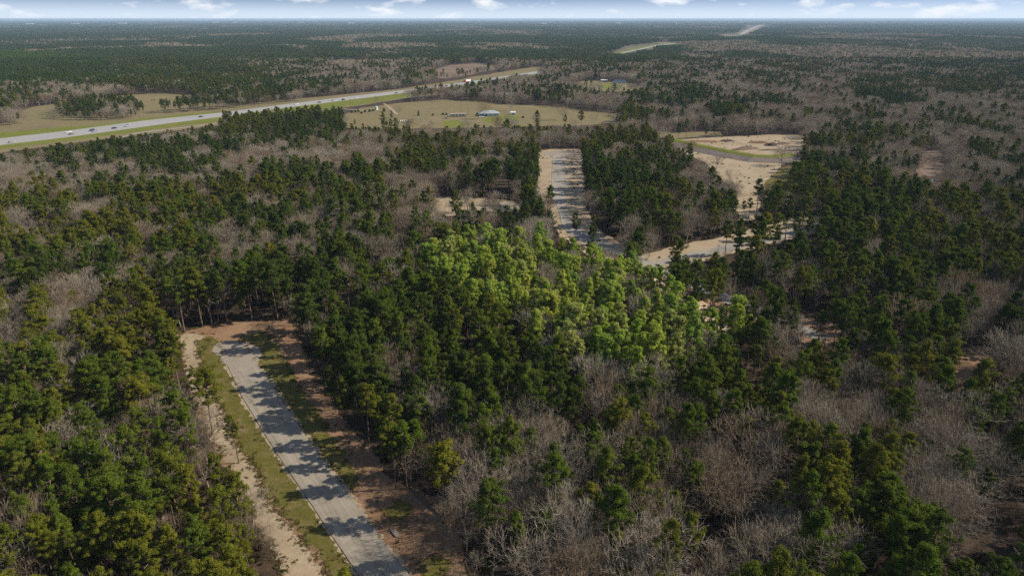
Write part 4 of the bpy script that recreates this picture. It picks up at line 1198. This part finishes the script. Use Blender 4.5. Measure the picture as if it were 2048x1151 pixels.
for x in (1.2, 4.4, 6.2, 8.0):
    w_ = MB().box(x, x + 1.3, -6.05, -6.0, 0.95, 2.2).build('window', M['glass'], house)
    MB().box(x - 0.1, x + 1.4, -6.09, -6.06, 0.85, 0.94).build('sill', M['cream'], w_)
d_ = MB().box(-0.9, 0.2, -6.06, -6.0, 0.05, 2.15).build('door', M['cream'], house)
MB().box(0.0, 0.08, -6.13, -6.06, 1.0, 1.1).build('handle', M['paint grey'], d_)
MB().box(3.0, 3.9, 0.8, 1.6, 4.6, 6.3).build('chimney', M['grey_roof'], hroof)
p = at(917, 233)
mh = empty('mobile_home', (p[0], p[1], 0), 0.16)
tag(mh, 'long grey roofed mobile home with a blue end wall, left of the ranch house', 'mobile home')
MB().box(-8.6, 8.6, -2.3, 2.3, 0.5, 3.0).build('wall', M['cream'], mh)
MB().box(-8.68, -8.6, -2.3, 2.3, 0.4, 3.0).build('end_wall', M['blue_wall'], mh)
MB().box(-8.3, 8.5, -2.2, 2.2, 0.0, 0.5).build('skirting', M['dark_blue'], mh)
MB().add([(-9, -2.7, 3.003), (9, -2.7, 3.003), (9, 2.7, 3.003), (-9, 2.7, 3.003), (-9, 0, 3.7), (9, 0, 3.7)], [(0, 1, 5, 4), (2, 3, 4, 5), (1, 2, 5), (3, 0, 4), (3, 2, 1, 0)]).build('roof', M['grey_roof'], mh)
for x in (-6, -2.5, 1, 4.5):
    MB().box(x, x + 1.2, -2.36, -2.3, 1.4, 2.5).build('window', M['glass'], mh)
MB().box(-0.9, 0.1, -2.36, -2.3, 0.5, 2.45).build('door', M['white_metal'], mh)
def gable_shed(px, py, L, W, Hw, Hr, rz, wallm, roofm, label, name='shed', catg='shed'):
    p = at(px, py)
    e = empty(name, (p[0], p[1], 0.0), rz)
    MB().box(-L / 2, L / 2, -W / 2, W / 2, 0, Hw).add([(-L / 2, -W / 2, Hw), (-L / 2, W / 2, Hw), (-L / 2, 0, Hw + Hr), (L / 2, -W / 2, Hw), (L / 2, W / 2, Hw), (L / 2, 0, Hw + Hr)], [(0, 1, 2), (3, 4, 5)]).build('wall', M[wallm], e)
    o_ = 0.4; k_ = o_ * Hr / (W / 2)
    mb = MB()
    for s in (-1, 1):
        a = [(-L / 2 - o_, s * (W / 2 + o_), Hw - k_ + 0.02), (L / 2 + o_, s * (W / 2 + o_), Hw - k_ + 0.02), (L / 2 + o_, 0, Hw + Hr + 0.02), (-L / 2 - o_, 0, Hw + Hr + 0.02)]
        b = [(x, y, z + 0.1) for x, y, z in a]
        mb.add(a + b, [(0, 1, 2, 3), (7, 6, 5, 4), (0, 4, 5, 1), (1, 5, 6, 2), (2, 6, 7, 3), (3, 7, 4, 0)])
    mb.build('roof', M[roofm], e)
    tag(e, label, catg)
    return e
sh1 = gable_shed(1026, 229, 5.2, 4.0, 2.4, 1.0, 0.1, 'white_metal', 'white_metal', 'small white shed at the right of the ranch house')
MB().box(-1.0, 0.9, -2.05, -2.0, 0.05, 2.0).build('door', M['dark_blue'], sh1)  # dark panel standing in for the shed's shaded doorway
lh = gable_shed(1239, 167, 19, 11, 3.4, 2.6, 0.12, 'white_metal', 'dark_blue', 'white farmhouse with a dark blue roof beyond the pasture, by the bright lawn', 'farmhouse', 'house')
for y in (-3.2, -0.6, 2.0):
    MB().box(9.5, 9.56, y, y + 1.2, 1.0, 2.4).build('window', M['glass'], lh)
for x in (-7, -3.5, 0, 3.5, 6.5):
    MB().box(x, x + 1.5, -5.56, -5.5, 1.0, 2.3).build('window', M['glass'], lh)
MB().box(-1.9, -0.8, -5.56, -5.5, 0.05, 2.2).build('door', M['cream'], lh)
gs = gable_shed(1208, 163.5, 11, 6, 2.6, 1.0, 0.05, 'cream', 'white_metal', 'pale roofed carport left of the white farmhouse', 'carport', 'carport')
MB().box(-4.6, 4.6, -3.06, -3.0, 0.1, 2.2).build('shade_panel', M['dark_blue'], gs)  # dark panel on the wall in place of the carport's inner shade
p = at(752.7, 220)
gb = empty('grain_bin', (p[0], p[1], 0))
tag(gb, 'shiny white metal grain bin beside the farm lane', 'grain bin')
MB().lathe([(2.0, 0)] + [(2.0 + 0.03 * (i % 2), 0.3 * i) for i in range(12)] + [(2.0, 3.5)], 18).build('drum', M['white_metal'], gb)
MB().lathe([(2.25, 3.48), (0.35, 4.7), (0.3, 4.95), (0.0, 5.0)], 18).build('roof', M['roof_metal'], gb)
MB().box(-0.4, 0.4, -2.08, -1.98, 0.3, 2.0).build('hatch', M['paint grey'], gb)
for i, (a, b) in enumerate([(800.5, 243.5), (804.3, 243.2), (808.0, 243.0), (811.6, 242.6)]):
    p = at(a, b)
    e = empty('hay_bale', (p[0], p[1], 0), 1.2)
    MB().tube((-0.75, 0, 0.75), (0.75, 0, 0.75), 0.75, 0.75, 14).build('wrap', M['bale'], e)
    MB().tube((-0.79, 0, 0.75), (-0.752, 0, 0.75), 0.6, 0.6, 14).build('end_face', M['cream'], e)
    tag(e, ['leftmost', 'second from left', 'third from left', 'rightmost'][i] + ' of four white wrapped hay bales below the farm lane', 'hay bale', 'four white hay bales')
for i, (a, b, h_) in enumerate([(922, 226, 11), (936, 229, 8.5), (702, 216, 11)]):
    p = at(a, b)
    e = empty('utility_pole', (p[0], p[1], 0), 0.3)
    MB().tube((0, 0, 0), (0, 0, h_), 0.17, 0.11, 8).build('pole', M['wood_pole'], e)
    MB().box(-1.2, 1.2, -0.07, 0.07, h_ - 0.9, h_ - 0.74).build('crossarm', M['wood_pole'], e)
    for x in (-1.05, 0.0, 1.05):
        MB().tube((x, 0, h_ - 0.737), (x, 0, h_ - 0.52), 0.05, 0.04, 6).build('insulator', M['white_metal'], e)
    tag(e, ['tall utility pole behind the mobile home roof', 'shorter utility pole between mobile home and ranch house', 'utility pole by the bright green highway verge'][i], 'utility pole', 'utility poles')
car(963, 235.5, 'pickup', 'white', 'white pickup parked at the left corner of the ranch house', 0.4, 'parked farm vehicles', 0.04)
car(893, 237.5, 'suv', 'silver', 'silver car parked at the blue end of the mobile home', 0.2, 'parked farm vehicles', 0.04)
def shrub(px, py, h, R, label, cone=False, name='shrub', hue='dark green', group=None, seed=0):
    r = np.random.default_rng(4000 + seed)
    p = at(px, py)
    e = empty(name, (p[0], p[1], 0), 0)
    n_ = 26
    q = r.random(n_)
    rad = R * ((1.02 - q) ** 0.75 if cone else np.sqrt(np.clip(1 - (q * 2 - 0.9) ** 2 * 0.8, 0.1, 1)))
    a = r.random(n_) * 6.28
    rr_ = rad * np.sqrt(r.random(n_)) * 0.75
    C = np.stack([np.cos(a) * rr_, np.sin(a) * rr_, h * (0.1 + 0.82 * q)], 1)
    v, f = clump_tris(C, np.full(n_, R * 0.36) * (1 - 0.45 * q if cone else 1), 36, 0.3, r)
    link('foliage', mesh_np('foliage', v, f, [M[hue]]), e)
    MB().tube((0, 0, 0), (0, 0, h * 0.6), 0.12, 0.05, 6).build('trunk', M['pine_bark'], e)
    tag(e, label, 'shrub' if h < 4.5 else 'tree', group)
shrub(837, 232, 6.8, 2.1, 'lone cone shaped dark evergreen on the dry pasture left of the farmyard', True, 'evergreen_tree', seed=1)
shrub(768, 223.5, 4.4, 2.2, 'round dark shrub between the grain bin and the farm lane', seed=2)
shrub(783, 236, 8.5, 2.9, 'round evergreen tree at the lower end of the farm lane', False, 'evergreen_tree', 'mid green', seed=3)
shrub(793, 256, 10.0, 2.6, 'narrow evergreen tree just below the farm lane, casting a long shadow', False, 'evergreen_tree', 'mid green', seed=4)
for i, (a, b) in enumerate([(704, 225.5), (711, 225), (717, 224.5), (723, 227), (730, 224.5), (739, 224), (746, 222.5)]):
    shrub(a, b, 2.0 + 0.9 * ((i * 7) % 3) / 2, 1.6, '%s dark shrub from left in the row below the grain bin' % ORD[i], group='shrub row below the grain bin', seed=10 + i)
for i, (a, b) in enumerate([(886, 229.5), (893, 230), (932, 231.5), (955, 229), (866, 231), (1046, 236)]):
    shrub(a, b, 1.9, 1.5, ['first of two dark shrubs left of the mobile home', 'second of two dark shrubs left of the mobile home', 'dark shrub at the right end of the mobile home', 'dark shrub touching the left of the ranch house',
                           'low shrub alone between lone evergreen and mobile home', 'low shrub right of the small white shed'][i], group='farmyard shrubs', seed=30 + i)
# cattle
def cow(px, py, rz, label):
    p = at(px, py)
    me = bpy.data.meshes.new('cow')
    J = [(0, 0, 1.05), (0.55, 0, 1.08), (0.95, 0, 1.15), (1.25, 0, 0.85), (1.5, 0, 0.55), (-0.6, 0, 1.12), (-0.8, 0, 0.7),
         (0.5, .2, .75), (0.52, .2, .35), (0.5, .2, .03), (0.5, -.2, .75), (0.52, -.2, .35), (0.5, -.2, .03),
         (-.6, .2, .75), (-.68, .2, .42), (-.62, .2, .03), (-.6, -.2, .75), (-.68, -.2, .42), (-.62, -.2, .03)]
    E = [(0, 1), (1, 2), (2, 3), (3, 4), (0, 5), (5, 6), (1, 7), (7, 8), (8, 9), (1, 10), (10, 11), (11, 12), (5, 13), (13, 14), (14, 15), (5, 16), (16, 17), (17, 18)]
    Rr = [.40, .38, .24, .19, .11, .36, .04] + [.15, .08, .07] * 4
    me.from_pydata(J, E, [])
    me.materials.append(M['hide'])
    o = link('cow', me, None, (p[0], p[1], 0), rz)
    o.modifiers.new('skin', 'SKIN'); o.modifiers.new('sub', 'SUBSURF').levels = 1
    o.modifiers['sub'].render_levels = 1
    for sv, r_ in zip(me.skin_vertices[0].data, Rr):
        sv.radius = (r_, r_)
    me.skin_vertices[0].data[0].use_root = True
    tag(o, label, 'cow', 'grazing cattle')
cow(303.5, 201.3, 0.3, 'black cow grazing on the left pasture, nearer the hedge row of the two')
cow(309, 201.0, 2.6, 'black cow grazing on the left pasture, right one of the two')

# ------------------------------------------------------------------ things on the bare ground
def polyline_tube(pts, radii, n=7):
    pts = [Vector(p) for p in pts]
    P0 = np.array(pts[:-1]); P1 = np.array(pts[1:])
    return tubes(P0, P1, radii[:-1], radii[1:], n)
def log_from(px, rad, mat, label, seed):
    r = np.random.default_rng(seed)
    pts = [at(a, b) + np.array((0, 0, rad[0] * 0.8)) for a, b in px]
    rr_ = np.interp(np.linspace(0, 1, len(pts)), [0, 1], rad)
    e = empty('fallen_log', (0, 0, 0))
    v, f = polyline_tube(pts, rr_, 8)
    link('trunk', mesh_np('trunk', v, f, [M[mat]]), e)
    for i in range(4):
        k = r.integers(0, len(pts) - 1)
        a = pts[k] + (pts[k + 1] - pts[k]) * r.random()
        d = np.array((r.normal(0, .8), r.normal(0, .8), 0.5 + 0.3 * r.random()))
        v, f = tubes([a], [a + d], [rad[0] * 0.3], [0.02], 5)
        link('branch', mesh_np('branch', v, f, [M[mat]]), e)
    tag(e, label, 'log')
log_from([(821, 976), (840, 996), (860, 1014), (872, 1022), (880, 1036), (886, 1047)], (0.34, 0.42), 'wood_pole', 'dark bent fallen trunk lying across the orange soil', 51)
log_from([(909, 1058), (925, 1070), (940, 1083), (951, 1096)], (0.10, 0.07), 'grey_bark', 'thin pale fallen stem at the edge of the bare wood below the dark log', 52)
log_from([(381, 731), (388, 738)], (0.16, 0.16), 'wood_pole', 'short dark log on the sand track near the turnaround', 53)
p = at(786, 1066)
hw = empty('drain_headwall', (p[0], p[1], 0), -0.95)
hw.scale = (0.62, 0.62, 0.62)
tag(hw, 'small pale concrete drain headwall at the right edge of the street', 'drain')
MB().box(-2.2, 2.2, -0.15, 0.15, 0, 0.55).build('wall', M['pipe_concrete'], hw)
for s in (-1, 1):
    MB().add([(s * 2.2, -0.12, 0), (s * 2.2, 0.12, 0), (s * 3.3, 1.3, 0), (s * 3.4, 1.1, 0), (s * 2.2, -0.12, .5), (s * 2.2, 0.12, .5), (s * 3.3, 1.3, .18), (s * 3.4, 1.1, .18)],
             [(0, 1, 2, 3), (4, 5, 6, 7), (0, 1, 5, 4), (1, 2, 6, 5), (2, 3, 7, 6), (3, 0, 4, 7)]).build('wing_wall', M['pipe_concrete'], hw)
MB().box(-1.6, 1.6, 0.16, 1.6, 0.0, 0.09).build('apron', M['pipe_concrete'], hw)
def heap(px, py, L, W, H_, mat, label, sticks=0, seed=0, rz=0.0, name='dirt_heap', catg='heap'):
    r = np.random.default_rng(5000 + seed)
    p = at(px, py)
    e = empty(name, (p[0], p[1], 0), rz)
    k = 13
    g = np.linspace(-1, 1, k)
    X, Y = np.meshgrid(g, g, indexing='ij')
    z = np.clip(1 - (X ** 2 + Y ** 2), 0, 1) ** 0.8 * (0.45 + 1.0 * vnoise(X * 2.3 + seed * 3.1 + 9, Y * 2.3 + seed + 5)) * H_
    V = np.stack([X * L / 2, Y * W / 2, z + 0.03], -1).reshape(-1, 3)
    Fa = [(i * k + j, (i + 1) * k + j, (i + 1) * k + j + 1, i * k + j + 1) for i in range(k - 1) for j in range(k - 1) if max(z[i, j], z[i + 1, j], z[i, j + 1], z[i + 1, j + 1]) > 0]
    link('mound', mesh_np('mound', V, np.array(Fa), [M[mat]]), e)
    for i in range(sticks):
        a = np.array((r.uniform(-.4, .4) * L, r.uniform(-.4, .4) * W, H_ * 0.4))
        d = np.array((r.normal(0, 1.6), r.normal(0, 1.2), r.normal(0, .35)))
        v, f = tubes([a - d], [a + d], [0.22], [0.12], 5)
        link('stick', mesh_np('stick', v, f, [M['debris']]), e)
    tag(e, label, catg)
heap(1541, 291, 11, 7, 2.6, 'debris', 'dark pointed heap in the middle of the cleared borrow ground', 4, 1)
heap(1490, 298, 26, 9, 1.8, 'dirt_pile', 'long jumble of dug earth and brush just behind the dam', 22, 2, 0.4, 'brush_pile', 'brush pile')
heap(1455, 282.5, 14, 5, 1.7, 'debris', 'row of dark stumps and brush near the far left of the cleared ground', 16, 3, 0.1, 'brush_pile', 'brush pile')
heap(1540, 300.5, 22, 4, 1.0, 'dirt_pile', 'low dark ridge of earth below the pointed heap', 3, 4, 0.05)
heap(1518, 286, 20, 6, 1.6, 'soil', 'orange soil ridge left of the dark pointed heap', 2, 5, -0.1)
heap(1566, 288, 16, 6, 1.4, 'dirt_pile', 'earth ridge right of the dark pointed heap by the trees', 6, 6, 0.2)
heap(1410, 283.5, 34, 8, 1.5, 'soil', 'long orange cut bank at the left end of the cleared ground', 0, 7, 0.0)
P_ = ragged(ats([(1838, 360), (1850, 357.5), (1866, 359), (1868, 364), (1856, 367), (1842, 366)]), 0.5, 3)
sheet('puddle', P_, 0.03, M['water'])

# ------------------------------------------------------------------ far town
p = at(1352, 54.5)
wt = empty('water_tower', (p[0], p[1], 0))
tag(wt, 'white water tower standing up from the far woods near the horizon', 'water tower')
MB().lathe([(3.2, 0), (1.9, 4), (1.9, 32), (3.0, 35)], 16).build('stem', M['white_metal'], wt)
MB().lathe([(3.0, 34.9), (9.0, 38), (11.0, 43), (9.5, 48), (5.0, 51), (0.0, 51.8)], 20).build('tank', M['white_metal'], wt)
for i, (a, b, L_, W_) in enumerate([(152, 50, 120, 60), (245, 49.5, 150, 60), (432, 47, 140, 70), (470, 47.5, 90, 60), (602, 47.5, 130, 60), (703, 49, 140, 60), (1088, 50, 120, 60), (1236, 48.5, 110, 60), (1480, 47.5, 110, 60), (1745, 46.5, 120, 60), (60, 50.5, 110, 60)]):
    if True:
        e = gable_shed(a, b, L_, W_, 22, 5, 0.1 * (i % 3), 'white_metal', 'white_metal', '%s pale warehouse from left in the far town under the horizon' % ORD[[1, 2, 3, 4, 5, 6, 7, 8, 9, 10, 0][i]], 'warehouse', 'warehouse')
        e['group'] = 'warehouses in the far town'
        MB().box(-12, 12, -W_ / 2 - 0.3, -W_ / 2, 0.2, 10).build('door', M['dark_blue'], e)

# ------------------------------------------------------------------ haze
hz = MB().box(-G + 500, G - 500, -2500, G - 500, -1.4, 106.0).build('haze', M['grass'])
hz['kind'] = 'stuff'
hm = bpy.data.materials.new('thin_haze'); hm.use_nodes = True
hnt = hm.node_tree; hnt.nodes.remove(hnt.nodes['Principled BSDF'])
pv = hnt.nodes.new('ShaderNodeVolumePrincipled')
pv.inputs['Color'].default_value = (0.55, 0.76, 1.0, 1)
pv.inputs['Density'].default_value = 0.000048
hnt.links.new(pv.outputs[0], hnt.nodes['Material Output'].inputs['Volume'])
hz.data.materials.clear(); hz.data.materials.append(hm)
